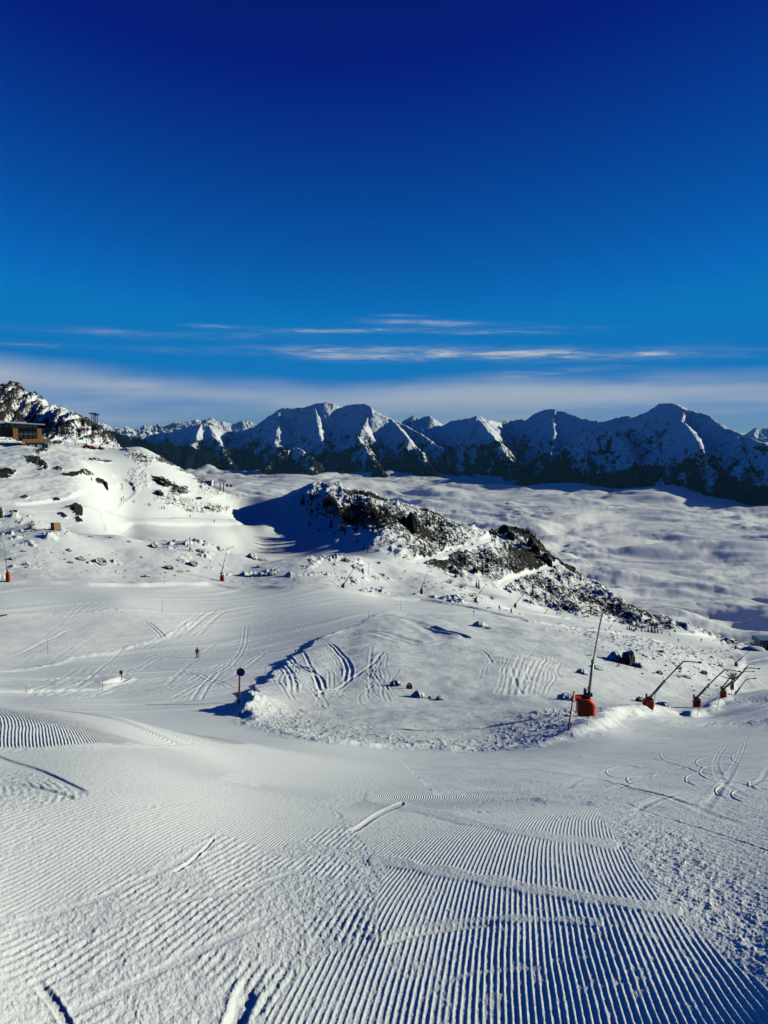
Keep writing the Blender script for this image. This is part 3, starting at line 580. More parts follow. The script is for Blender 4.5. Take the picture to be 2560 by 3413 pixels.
def snow_ground():
    m, nt, b = new_mat('snow_and_rock')
    b.inputs['Roughness'].default_value = .75; b.inputs['Specular IOR Level'].default_value = .18
    geo = N(nt, 'ShaderNodeNewGeometry').outputs['Position']
    f1 = noise(nt, .75, 7, .7, geo); rk = attr(nt, 'rock')
    f = sstep(nt, mth(nt, 'ADD', rk, mth(nt, 'MULTIPLY', mth(nt, 'SUBTRACT', f1, .5), 1.1)), .42, .56)
    f = mth(nt, 'MULTIPLY', f, sstep(nt, rk, .02, .12))
    tone = noise(nt, .12, 5, .6, geo)
    rc = mixrgb(nt, sstep(nt, tone, .38, .62), (.009, .0085, .007, 1), (.040, .031, .022, 1))
    rc = mixrgb(nt, sstep(nt, noise(nt, 1.9, 4, .7, geo), .45, .75), rc, (.085, .078, .066, 1))
    nt.links.new(mixrgb(nt, f, SNOWC, rc), b.inputs['Base Color'])
    # bump: snow grain, corduroy ribs, rock roughness
    gu, gm = attr(nt, 'groove_u'), attr(nt, 'groove_amount'); nr_ = attr(nt, 'near'); bp = attr(nt, 'bumpy'); mid = attr(nt, 'mid')
    ribs = mth(nt, 'SINE', mth(nt, 'MULTIPLY', gu, 2 * math.pi / .0208))
    h = mth(nt, 'MULTIPLY', mth(nt, 'MULTIPLY', ribs, gm), .0036)
    gr = mth(nt, 'MULTIPLY', mth(nt, 'SUBTRACT', noise(nt, 70, 3, .7, geo), .5), mth(nt, 'MULTIPLY', nr_, .006))
    g2 = mth(nt, 'MULTIPLY', mth(nt, 'SUBTRACT', noise(nt, 6, 6, .75, geo), .5), mth(nt, 'MULTIPLY', mth(nt, 'MULTIPLY', bp, mid), .10))
    g3 = mth(nt, 'MULTIPLY', mth(nt, 'SUBTRACT', noise(nt, 1.2, 5, .7, geo), .5), mth(nt, 'MULTIPLY', f, 1.6))
    h = mth(nt, 'ADD', mth(nt, 'ADD', h, gr), mth(nt, 'ADD', g2, g3))
    bm = N(nt, 'ShaderNodeBump'); bm.inputs['Strength'].default_value = 1.0; bm.inputs['Distance'].default_value = 1.0
    nt.links.new(h, bm.inputs['Height']); nt.links.new(bm.outputs[0], b.inputs['Normal'])
    return m
M_GROUND = snow_ground()
atr = {'rock': ROCK, 'groove_u': GU, 'groove_amount': GM * (1 - FADE) * FARF, 'near': (1 - ss(RR, 3, 12)), 'bumpy': BUMPY, 'mid': ss(RR, 20, 60) * (1 - ss(RR, 250, 500))}
def gz(x, y):
    """ground height from the finished mesh"""
    th = math.atan2(x, y); l = math.log(math.hypot(x, y)); i = min(max(np.searchsorted(lrs, l) - 1, 0), nr - 2); j = min(max(np.searchsorted(ths, th) - 1, 0), nc - 2)
    a = (l - lrs[i]) / (lrs[i + 1] - lrs[i]); b = (th - ths[j]) / (ths[j + 1] - ths[j])
    return float((Z[i, j] * (1 - b) + Z[i, j + 1] * b) * (1 - a) + (Z[i + 1, j] * (1 - b) + Z[i + 1, j + 1] * b) * a)
# first crossing against the finished relief, so that feet land on the drawn snow
_T = Z / RR
def spot(px, py, rmin=1.0, rmax=1000.0):
    a, t = ray(px, py); a = float(a); j = int(np.clip(np.searchsorted(ths, a) - 1, 0, nc - 2)); b = (a - ths[j]) / (ths[j + 1] - ths[j])
    c = _T[:, j] * (1 - b) + _T[:, j + 1] * b; r = np.exp(lrs); ok = (c >= t) & (r >= rmin) & (r <= rmax)
    i = int(np.argmax(ok)) if ok.any() else int(np.argmin(np.abs(c - t) + 10 * ((r < rmin) | (r > rmax))))
    if ok.any() and i > 0 and c[i] != c[i - 1] and r[i - 1] >= rmin: f = (t - c[i - 1]) / (c[i] - c[i - 1]); rr = r[i - 1] + (r[i] - r[i - 1]) * min(max(f, 0), 1)
    else: rr = r[i]
    x, y = rr * math.sin(a), rr * math.cos(a); return Vector((x, y, gz(x, y)))

cm = (RR[:-1, :-1] > 0)
hk_full = np.zeros(Zb.shape, bool); _s = rows(285, 1000); hk_full[_s] = (hk > .5)
pk_full = np.zeros(Zb.shape, bool); pk_full[_s] = (PK > .5)
hc = hk_full[:-1, :-1]; pc = pk_full[:-1, :-1]
ground = mesh_grid('ground', X, Y, Z, M_GROUND, atr, ~(hc | pc)); ground['kind'] = 'structure'; ground['label'] = 'groomed and tracked snow slopes of the ski area'
hill = mesh_grid('rocky_hill', X, Y, Z, M_GROUND, atr, hc); hill['kind'] = 'structure'; hill['label'] = 'dark rocky hill with spruces rising from the snow in the middle'
peak = mesh_grid('rocky_peak', X, Y, Z, M_GROUND, atr, pc & ~hc); peak['kind'] = 'structure'; peak['label'] = 'rocky snow-dusted peak behind the wooden restaurant'

# ------------------------------------------------------------------ sea of cloud filling the valley
FOGZ = -640.0
def far_k2(a): return (12000 - (F * np.tan(a) + 980) * 1.75) / 9500.0
fl = np.linspace(math.log(1000), math.log(42000), int(760 * RES)); ft = np.linspace(-.62, .62, int(820 * RES))
fr = np.exp(fl)[:, None] * np.ones(len(ft))[None]; fx = fr * np.sin(ft)[None]; fy = fr * np.cos(ft)[None]
wx = fx + fbm(fx / 900, fy / 900, 2, .5, 201) * 260; wy = fy + fbm(fx / 900, fy / 900, 2, .5, 205) * 260
a_ = R(14); u = wx * math.cos(a_) - wy * math.sin(a_); v = wx * math.sin(a_) + wy * math.cos(a_)
fz = FOGZ + fbm(u / 2400, v / 900, 2, .5, 210) * 60
b1 = np.sqrt(fbm(u / 950, v / 380, 3, .45, 212) ** 2 + .004); fz += b1 * 112 * (1 - .35 * ss(fr, 6000, 9000))
b2 = np.sqrt(fbm(u / 340, v / 170, 3, .5, 216) ** 2 + .002); b3 = np.abs(fbm(u / 85, v / 75, 3, .55, 226)); fz += b2 * 29 + b3 * 6 * (1 - ss(fr, 4500, 7500))
fk = far_k2(ft)[None]; near_mtn = ss(fr / fk, 6900, 8300); fz += near_mtn * (np.maximum(0, fbm(fx / 1300, fy / 1300, 4, .6, 222)) * 190 - 20)
m, nt, b = new_mat('cloud'); M_CLOUD = m
b.inputs['Base Color'].default_value = (.98, .96, .90, 1); b.inputs['Roughness'].default_value = 1; b.inputs['Specular IOR Level'].default_value = 0
tr = N(nt, 'ShaderNodeBsdfTranslucent'); tr.inputs[0].default_value = (.92, .90, .86, 1); mx = N(nt, 'ShaderNodeMixShader'); mx.inputs[0].default_value = .2
nt.links.new(b.outputs[0], mx.inputs[1]); nt.links.new(tr.outputs[0], mx.inputs[2]); nt.links.new(mx.outputs[0], nt.nodes['Material Output'].inputs[0])
geo = N(nt, 'ShaderNodeNewGeometry').outputs['Position']
fog = mesh_grid('cloud_sea', fx, fy, fz, M_CLOUD); fog['kind'] = 'stuff'; fog['label'] = 'sea of white cloud filling the valley below the mountains'

# ------------------------------------------------------------------ mountain ranges
def far_k(px): return (12000 - (np.asarray(px, float) - 300) * 1.75) / 9500.0      # the range runs from far left to near right
def range_mesh(name, label, ridges, a0, a1, r0, r1, n_a, n_r, seed, base, rough=1.0, skew=True, mat=None):
    """ridges: (points [(px, py, r)], side slope) -> height is the upper hull of the ridge roofs, cut by gullies"""
    aa = np.linspace(a0, a1, int(n_a * RES)); rr_ = np.linspace(r0, r1, int(n_r * RES))
    rr = rr_[:, None] * np.ones(len(aa))[None]
    if skew: rr = rr * far_k(1280 + F * np.tan(aa))[None]
    x = rr * np.sin(aa)[None]; y = rr * np.cos(aa)[None]
    sc = (r0 + r1) / 2 / 9000.0
    wx = x + fbm(x / (700 * sc), y / (700 * sc), 3, .5, seed) * 150 * sc * rough; wy = y + fbm(x / (700 * sc), y / (700 * sc), 3, .5, seed + 5) * 150 * sc * rough
    z = np.full(x.shape, base)
    for pts, slope in ridges:
        P = []
        for px, py, r in pts:
            a, t = ray(px, py); r = r * float(far_k(px)) if skew else r; P.append((r * math.sin(a), r * math.cos(a), r * float(t)))
        for i in range(len(P) - 1):
            A_, B_ = P[i], P[i + 1]; ex, ey = B_[0] - A_[0], B_[1] - A_[1]; l2 = ex * ex + ey * ey
            d0 = np.hypot(x - wx, y - wy); t = np.clip(((wx - A_[0]) * ex + (wy - A_[1]) * ey) / l2, 0, 1)
            t0 = np.clip(((x - A_[0]) * ex + (y - A_[1]) * ey) / l2, 0, 1)
            d = np.hypot(wx - A_[0] - t * ex, wy - A_[1] - t * ey); du = np.hypot(x - A_[0] - t0 * ex, y - A_[1] - t0 * ey)
            k = .45 + .55 * ss(du, 0, 260 * sc); dd = du * (1 - k) + d * k
            h = A_[2] + (B_[2] - A_[2]) * t0 - slope * dd * (1 - .00004 * np.minimum(dd / sc, 6000)); z = np.maximum(z, h)
            m_ = None
    g = fbm(wx / (330 * sc), wy / (330 * sc), 5, .56, seed + 9, True); amp = ss(z - base, -50, 500 * sc)
    z = z + (g - .45) * 42 * sc * rough * np.clip(2.0 - ss(z, base + 250 * sc, base + 800 * sc) * 1.35, .55, 2.0) + fbm(x / (60 * sc), y / (60 * sc), 3, .6, seed + 20) * 7 * sc * rough
    ob = mesh_grid(name, x, y, z, mat or (M_MTN if sc < 2 else M_FAR)); ob['kind'] = 'structure'; ob['label'] = label; return ob
def mtn_mat(name, treeline, spread):
    m, nt, b = new_mat(name); b.inputs['Roughness'].default_value = .9; b.inputs['Specular IOR Level'].default_value = .05
    g = N(nt, 'ShaderNodeNewGeometry'); sp = N(nt, 'ShaderNodeSeparateXYZ'); nt.links.new(g.outputs['Position'], sp.inputs[0]); sn = N(nt, 'ShaderNodeSeparateXYZ'); nt.links.new(g.outputs['True Normal'], sn.inputs[0])
    n1 = noise(nt, .0016, 6, .65, g.outputs['Position']); n2 = noise(nt, .03, 5, .75, g.outputs['Position']); n4 = noise(nt, .0075, 5, .7, g.outputs['Position'], map_scale=(1.3, .6, .2)); n3 = noise(nt, .012, 5, .7, g.outputs['Position'], map_scale=(1, 1, .25))
    lvl = mth(nt, 'ADD', mth(nt, 'DIVIDE', mth(nt, 'SUBTRACT', treeline, sp.outputs[2]), spread), mth(nt, 'ADD', mth(nt, 'MULTIPLY', mth(nt, 'SUBTRACT', n1, .5), 2.6), mth(nt, 'ADD', mth(nt, 'MULTIPLY', mth(nt, 'SUBTRACT', n4, .5), 6.5), mth(nt, 'MULTIPLY', mth(nt, 'SUBTRACT', n2, .5), 1.6))))
    trees = sstep(nt, lvl, -.1, .35)
    steep = sstep(nt, mth(nt, 'ADD', sn.outputs[2], mth(nt, 'MULTIPLY', mth(nt, 'SUBTRACT', n3, .5), .75)), .60, .48)
    c = mixrgb(nt, steep, (.80, .81, .82, 1), (.06, .055, .05, 1)); c = mixrgb(nt, trees, c, (.007, .010, .011, 1))
    nt.links.new(c, b.inputs['Base Color'])
    bm = N(nt, 'ShaderNodeBump'); bm.inputs['Strength'].default_value = .8; bm.inputs['Distance'].default_value = 1
    nt.links.new(mth(nt, 'MULTIPLY', n2, 9.0), bm.inputs['Height']); nt.links.new(bm.outputs[0], b.inputs['Normal']); return m
M_MTN = mtn_mat('mountain_snow_and_forest', -350., 250.); M_DARKR = mtn_mat('mountain_forest', 40., 160.); M_FAR = mtn_mat('far_mountain_snow', -1500., 300.)
a_of = lambda px: float(ray(px, 1400)[0])
range_mesh('mountain_range', 'broad snowy mountain with two rounded tops in the left centre of the range', [
    ([(300, 1500, 9300), (420, 1452, 9300), (520, 1445, 9300), (640, 1418, 9200), (670, 1411, 9200), (700, 1416, 9200), (760, 1438, 9300), (800, 1440, 9500), (850, 1420, 9600), (900, 1385, 9600), (935, 1360, 9600), (960, 1356, 9600), (1010, 1358, 9600), (1050, 1342, 9600), (1090, 1338, 9600), (1122, 1348, 9600), (1140, 1360, 9600), (1152, 1345, 9600), (1180, 1341, 9600), (1215, 1344, 9600), (1245, 1362, 9500), (1290, 1382, 9500), (1340, 1412, 9400), (1400, 1445, 9200), (1460, 1485, 9000), (1530, 1540, 8700), (1600, 1590, 8500)], 0.90),
    ([(1232, 1368, 9500), (1210, 1420, 9050), (1190, 1455, 8800), (1225, 1500, 8500), (1270, 1560, 8200), (1300, 1620, 8000)], 0.86),
    ([(1310, 1398, 9450), (1350, 1450, 9000), (1400, 1500, 8650), (1450, 1580, 8300)], 0.92),
    ([(935, 1362, 9600), (925, 1430, 9100), (940, 1490, 8700), (960, 1560, 8400)], 0.83),
    ([(1050, 1344, 9600), (1060, 1420, 9100), (1085, 1490, 8700), (1130, 1560, 8300)], 0.83),
    ([(985, 1492, 8300), (1010, 1494, 8250), (1040, 1545, 8000), (1070, 1600, 7800)], 0.92), ([(985, 1492, 8300), (930, 1512, 8150), (880, 1565, 7900)], 0.92),
    ([(670, 1412, 9200), (650, 1470, 8800), (600, 1530, 8400)], 0.86), ([(700, 1416, 9200), (740, 1480, 8800), (760, 1540, 8400)], 0.86)],
    a_of(150), a_of(1660), 6900, 10600, 760, 520, 301, -900.)
range_mesh('mountain_range', 'pointed snowy mountain in the middle of the range with a sunlit right flank', [
    ([(1330, 1420, 11200), (1352, 1397, 11200), (1380, 1385, 11200), (1400, 1396, 11200), (1430, 1384, 11200), (1450, 1400, 11200)], .9),
    ([(1400, 1440, 10200), (1450, 1420, 10200), (1520, 1402, 10000), (1560, 1392, 9900), (1588, 1382, 9800), (1610, 1396, 9800), (1650, 1402, 10300), (1700, 1402, 10400), (1760, 1394, 10400), (1800, 1372, 10400), (1822, 1364, 10400), (1852, 1363, 10400), (1890, 1378, 10300), (1940, 1394, 10200), (2010, 1402, 10200), (2060, 1398, 10200)], 0.76),
    ([(1590, 1383, 9800), (1630, 1440, 9300), (1672, 1490, 8900), (1700, 1560, 8500), (1720, 1620, 8300)], 0.83),
    ([(1590, 1383, 9800), (1560, 1470, 9200), (1520, 1550, 8700), (1480, 1610, 8400)], 0.76),
    ([(1852, 1364, 10400), (1845, 1410, 10000), (1850, 1470, 9600), (1820, 1560, 9000)], 0.76), ([(1700, 1402, 10400), (1720, 1470, 9900), (1750, 1560, 9300)], 0.76)],
    a_of(1260), a_of(2200), 7600, 11900, 520, 520, 331, -900.)
range_mesh('mountain_range', 'high domed snowy mountain with steep ribs at the right', [
    ([(1930, 1480, 9000), (1990, 1420, 9400), (2030, 1396, 9500), (2060, 1387, 9500), (2110, 1389, 9500), (2150, 1375, 9400), (2195, 1346, 9300), (2240, 1341, 9300), (2290, 1349, 9300), (2320, 1366, 9200), (2365, 1388, 9000), (2420, 1422, 8900), (2480, 1452, 8700), (2560, 1482, 8500), (2680, 1530, 8300), (2800, 1560, 8000)], 0.85),
    ([(2300, 1352, 9300), (2270, 1400, 8800), (2310, 1440, 8500), (2340, 1500, 8200), (2400, 1600, 7800)], 0.98),
    ([(2110, 1389, 9500), (2130, 1400, 9100), (2180, 1430, 8800), (2190, 1490, 8400), (2240, 1580, 7900)], 0.98),
    ([(1900, 1500, 8300), (1925, 1445, 8500), (1970, 1425, 8500), (2010, 1444, 8500), (2050, 1428, 8600), (2070, 1460, 8400), (2110, 1520, 8100), (2140, 1590, 7800)], 0.98),
    ([(1925, 1446, 8500), (1945, 1500, 8200), (1990, 1560, 7900), (2020, 1600, 7700)], 0.92), ([(1925, 1446, 8500), (1880, 1500, 8200), (1800, 1570, 7900)], 0.92),
    ([(2440, 1436, 8800), (2480, 1480, 8500), (2500, 1540, 8200), (2540, 1620, 7800)], 0.98), ([(2240, 1342, 9300), (2180, 1400, 9000)], 0.92)],
    a_of(1700), a_of(2850), 6900, 10100, 620, 480, 361, -900.)
range_mesh('mountain_range', 'dark forested ridge at the left end of the range', [
    ([(150, 1400, 8900), (330, 1430, 8900), (390, 1434, 8900), (440, 1454, 8800), (520, 1472, 8700), (620, 1482, 8600), (720, 1515, 8500), (800, 1570, 8400)], .7)], a_of(40), a_of(1050), 7400, 9700, 420, 240, 391, -900., mat=M_DARKR)
range_mesh('mountain_range', 'jagged pale blue peaks far away on the left horizon', [
    ([(250, 1420, 31000), (330, 1412, 31000), (346, 1402, 31000), (360, 1414, 31000), (400, 1418, 31000), (450, 1424, 31000), (520, 1420, 31000), (560, 1414, 31000), (590, 1408, 31000), (620, 1404, 31000), (640, 1396, 31000), (654, 1391, 31000), (668, 1400, 31000), (680, 1393, 31000), (700, 1392, 31000), (712, 1400, 31000), (740, 1402, 31000), (770, 1410, 31000), (800, 1408, 31000), (822, 1404, 31000), (838, 1412, 31000), (900, 1425, 31000)], 0.92),
    ([(420, 1432, 26000), (500, 1440, 26000), (560, 1445, 26000), (620, 1432, 26000), (700, 1440, 25000)], .6)], a_of(200), a_of(980), 24000, 34000, 420, 260, 411, -1800., 1.3, False)
range_mesh('mountain_range', 'pale blue far ridge at the right edge of the picture', [
    ([(2400, 1470, 24000), (2480, 1440, 24000), (2520, 1428, 24000), (2580, 1424, 24000), (2700, 1440, 24000)], .6)], a_of(2380), a_of(2800), 22000, 27000, 160, 120, 431, -1800., 1., False)
far_floor_r = None

# ------------------------------------------------------------------ air between here and the far ranges
hz = bpy.data.meshes.new('haze'); bmh = bmesh.new(); bmesh.ops.create_cube(bmh, size=1.0)
for v_ in bmh.verts: v_.co = Vector((v_.co.x * 92000, v_.co.y * 92000, -2400 if v_.co.z < 0 else 900))
bmh.to_mesh(hz); bmh.free(); hzo = bpy.data.objects.new('haze', hz); COL.objects.link(hzo); hzo['kind'] = 'stuff'; hzo['label'] = 'thin blue air fading the far peaks'
mh = bpy.data.materials.new('air'); mh.use_nodes = True; nh = mh.node_tree; nh.nodes.clear(); oh = N(nh, 'ShaderNodeOutputMaterial'); pv = N(nh, 'ShaderNodeVolumePrincipled')
pv.inputs['Color'].default_value = (.2, .6, 1.0, 1); pv.inputs['Density'].default_value = 7e-6; pv.inputs['Anisotropy'].default_value = 0.0
nh.links.new(pv.outputs[0], oh.inputs['Volume']); hz.materials.append(mh)
# ================================================================== objects
def place_obj(o, parent=None):
    COL.objects.link(o)
    if parent is not None: o.parent = parent
    return o
class MB:
    """collects simple solids into ONE mesh"""
    def __init__(s): s.bm = bmesh.new()
    def _add(s, vs, fs, mi=0):
        V = [s.bm.verts.new(v) for v in vs]
        for f in fs:
            try: fc = s.bm.faces.new([V[i] for i in f]); fc.material_index = mi
            except ValueError: pass
        return V
    def box(s, c, d, rz=0.0, mi=0, top=(1, 1), shift=(0, 0), tilt=None):
        vs = []
        for z in (-.5, .5):
            k = top if z > 0 else (1, 1); sh = shift if z > 0 else (0, 0)
            for x, y in ((-.5, -.5), (.5, -.5), (.5, .5), (-.5, .5)): vs.append(Vector((x * d[0] * k[0] + sh[0], y * d[1] * k[1] + sh[1], z * d[2])))
        M = Matrix.Rotation(rz, 4, 'Z')
        if tilt: M = M @ Matrix.Rotation(tilt[1], 4, tilt[0])
        vs = [M @ v + Vector(c) for v in vs]
        s._add(vs, [(3, 2, 1, 0), (4, 5, 6, 7), (0, 1, 5, 4), (1, 2, 6, 5), (2, 3, 7, 6), (3, 0, 4, 7)], mi); return s
    def tube(s, pts, rad, n=8, mi=0, caps=True):
        pts = [Vector(p) for p in pts]; rad = rad if isinstance(rad, (list, tuple)) else [rad] * len(pts); rings = []
        for i, p in enumerate(pts):
            t = (pts[min(i + 1, len(pts) - 1)] - pts[max(i - 1, 0)]).normalized(); a = t.cross(Vector((0, 1, 0)) if abs(t.y) < .9 else Vector((1, 0, 0))).normalized(); b = t.cross(a)
            rings.append([s.bm.verts.new(p + (a * math.cos(2 * math.pi * k / n) + b * math.sin(2 * math.pi * k / n)) * rad[i]) for k in range(n)])
        for A, B in zip(rings, rings[1:]):
            for k in range(n): f = s.bm.faces.new((A[k], A[(k + 1) % n], B[(k + 1) % n], B[k])); f.material_index = mi; f.smooth = True
        if caps:
            s.bm.faces.new(rings[0]).material_index = mi; s.bm.faces.new(rings[-1][::-1]).material_index = mi
        return s
    def disc(s, c, r, th, n=24, mi=0):
        c = Vector(c); s.tube([c - Vector((0, th / 2, 0)), c + Vector((0, th / 2, 0))], r, n, mi); return s
    def build(s, name, mats, parent=None, bevel=0.0):
        if bevel: bmesh.ops.bevel(s.bm, geom=s.bm.edges[:], offset=bevel, segments=2, affect='EDGES', profile=.6)
        bmesh.ops.recalc_face_normals(s.bm, faces=s.bm.faces[:])
        me = bpy.data.meshes.new(name); s.bm.to_mesh(me); s.bm.free()
        for m in (mats if isinstance(mats, (list, tuple)) else [mats]): me.materials.append(m)
        return place_obj(bpy.data.objects.new(name, me), parent)
def thing(name, label, cat, loc=(0, 0, 0), rz=0.0, group=None):
    o = bpy.data.objects.new(name, None); COL.objects.link(o); o.location = loc; o.rotation_euler = (0, 0, rz); o.empty_display_size = .3
    o['label'] = label; o['category'] = cat
    if group: o['group'] = group
    return o
def tag(o, label, cat, group=None):
    o['label'] = label; o['category'] = cat
    if group: o['group'] = group
    return o
def copy_tree(o, parent=None, kids=None):
    if kids is None: kids = KIDS
    c = o.copy(); COL.objects.link(c)
    if parent is not None: c.parent = parent
    for ch in kids.get(o.name, []): copy_tree(ch, c, kids)
    return c
KIDS = {}
def note_kids():
    KIDS.clear()
    for o in bpy.data.objects:
        if o.parent: KIDS.setdefault(o.parent.name, []).append(o)
def flat_mat(name, col, rough=.6, metal=0.0, var=.15, scale=6.0, spec=.4, bump=0.0):
    m, nt, b = new_mat(name); b.inputs['Roughness'].default_value = rough; b.inputs['Metallic'].default_value = metal; b.inputs['Specular IOR Level'].default_value = spec
    n = noise(nt, scale, 5, .65); d = tuple(c * (1 - var * 1.6) for c in col[:3]) + (1,); l = tuple(min(1, c * (1 + var)) for c in col[:3]) + (1,)
    nt.links.new(mixrgb(nt, sstep(nt, n, .3, .7), d, l), b.inputs['Base Color'])
    if bump:
        bm = N(nt, 'ShaderNodeBump'); bm.inputs['Distance'].default_value = bump; nt.links.new(n, bm.inputs['Height']); nt.links.new(bm.outputs[0], b.inputs['Normal'])
    return m
def dusted(name, col, snow_lo, snow_hi, scale=3.0, rough=.9, col2=None, wob=.35, bump=.1):
    """a dark surface with snow lying wherever it faces up"""
    m, nt, b = new_mat(name); b.inputs['Roughness'].default_value = rough; b.inputs['Specular IOR Level'].default_value = .1
    g = N(nt, 'ShaderNodeNewGeometry'); sp = N(nt, 'ShaderNodeSeparateXYZ'); nt.links.new(g.outputs['Normal'], sp.inputs[0]); n = noise(nt, scale, 5, .7)
    up = mth(nt, 'ADD', sp.outputs[2], mth(nt, 'MULTIPLY', mth(nt, 'SUBTRACT', n, .5), wob * 2)); f = sstep(nt, up, snow_lo, snow_hi)
    n2 = noise(nt, scale * 2.3, 4, .6); base = mixrgb(nt, sstep(nt, n2, .35, .65), col, col2 or tuple(c * 2.2 for c in col[:3]) + (1,))
    nt.links.new(mixrgb(nt, f, base, SNOWC), b.inputs['Base Color'])
    bm = N(nt, 'ShaderNodeBump'); bm.inputs['Distance'].default_value = bump; nt.links.new(n2, bm.inputs['Height']); nt.links.new(bm.outputs[0], b.inputs['Normal']); return m
M_RED = flat_mat('red_vinyl', (.78, .060, .012), .45, 0, .18, 3.0, .4, .03); M_STEEL = flat_mat('galvanised_steel', (.30, .32, .33), .45, .6, .12, 9)
M_DARK = flat_mat('dark_metal', (.02, .022, .025), .5, .3); M_ORANGE = flat_mat('orange_pole', (.75, .11, .02), .5, 0, .15, 12); M_GREYP = flat_mat('grey_pole', (.10, .10, .10), .6)
M_BLUE = flat_mat('blue_sign', (.012, .05, .42), .4, 0, .1, 5); M_WHITE = flat_mat('white_paint', (.75, .76, .78), .5, 0, .04); M_YEL = flat_mat('yellow_sign', (.62, .66, .04), .5, 0, .1)
M_WOOD = flat_mat('larch_cladding', (.40, .19, .06), .7, 0, .25, 2.5); M_WOODD = flat_mat('dark_timber', (.06, .035, .02), .7, 0, .3, 3); M_GLASS = flat_mat('dark_glass', (.012, .016, .02), .12, 0, .2, 1.0, .8)
M_ROOFS = flat_mat('snowy_roof', (.62, .64, .66), .8, 0, .1, 1.2); M_ROOFG = flat_mat('blue_grey_roof', (.16, .24, .32), .5, 0, .15, .8); M_CONC = flat_mat('pale_render', (.62, .58, .48), .8, 0, .08, 1.0)
M_BLACK = flat_mat('black_rubber', (.008, .009, .011), .6); M_SUIT = flat_mat('dark_ski_suit', (.022, .008, .010), .8, 0, .3, 8); M_SUIT2 = flat_mat('black_ski_suit', (.010, .011, .014), .8, 0, .3, 8); M_HELM = flat_mat('helmet', (.03, .03, .035), .3)
M_SNOWO = flat_mat('piled_snow', (.83, .83, .82), .85, 0, .03, 2, .1, .15)
M_ROCK = dusted('snowy_rock', (.034, .031, .026, 1), .40, .62, 1.6, col2=(.13, .12, .10, 1), wob=.35, bump=.25)
M_ROCKS = dusted('snow_covered_rock', (.045, .042, .036, 1), .12, .34, 1.2, col2=(.14, .13, .11, 1), wob=.45, bump=.15)
M_CLIFF = dusted('black_cliff', (.007, .007, .007, 1), .62, .85, .5, col2=(.022, .021, .019, 1), wob=.3, bump=.5)
M_NEEDLE = dusted('spruce_needles', (.006, .009, .005, 1), .66, .98, 1.2, col2=(.018, .024, .012, 1), wob=.5, bump=.02)
M_SHRUB = dusted('dwarf_shrub', (.014, .013, .008, 1), .58, .95, 2.5, col2=(.045, .038, .024, 1), wob=.55, bump=.03)
M_BARK = flat_mat('bark', (.028, .020, .015), .9, 0, .3, 8); M_TWIG = flat_mat('frosted_twigs', (.10, .09, .08), .9, 0, .4, 10)

def mpp(p): return (p.y * math.cos(PITCH) - p.z * math.sin(PITCH)) / F       # metres per photo pixel at a point

# --- snow lances
def pad_mesh(w, d, h, shift, name='pad', sag=.06, seed=0, lip=True):
    """thick vinyl-covered foam jacket wrapped round the foot of the lance"""
    bm = bmesh.new(); rs = random.Random(seed); nx, nz = 8, 7; ring = []
    sec = [(-.5, -.5), (-.25, -.5), (0, -.5), (.25, -.5), (.5, -.5), (.5, 0), (.5, .5), (.25, .5), (0, .5), (-.25, .5), (-.5, .5), (-.5, 0)]
    for k in range(nz + 1):
        t = k / nz; vs = []
        for i, (x, y) in enumerate(sec):
            q = 1 + sag * math.sin(t * math.pi * 2 + i) * .6; rr = .94 if i in (0, 4, 6, 10) else 1.0
            vs.append(bm.verts.new((x * w * q * rr + shift[0] * (t - .5 + .22 * math.sin(t * 6)) + rs.uniform(-1, 1) * w * .02, y * d * q * rr + shift[1] * (t - .5) + rs.uniform(-1, 1) * d * .02, t * h + (rs.uniform(-1, 1) * h * .012 if 0 < k < nz else 0))))
        ring.append(vs)
    n = len(sec)
    for A, B in zip(ring, ring[1:]):
        for k in range(n): bm.faces.new((A[k], A[(k + 1) % n], B[(k + 1) % n], B[k])).smooth = True
    top = ring[-1]; inner = [bm.verts.new((v.co.x * .86 + shift[0] * .07, v.co.y * .86, v.co.z)) for v in top]; low = [bm.verts.new((v.co.x, v.co.y, v.co.z - h * .12)) for v in inner]
    for k in range(n):
        bm.faces.new((top[k], top[(k + 1) % n], inner[(k + 1) % n], inner[k])); bm.faces.new((inner[k], inner[(k + 1) % n], low[(k + 1) % n], low[k]))
    bm.faces.new(low); bm.faces.new(ring[0][::-1]); return bm
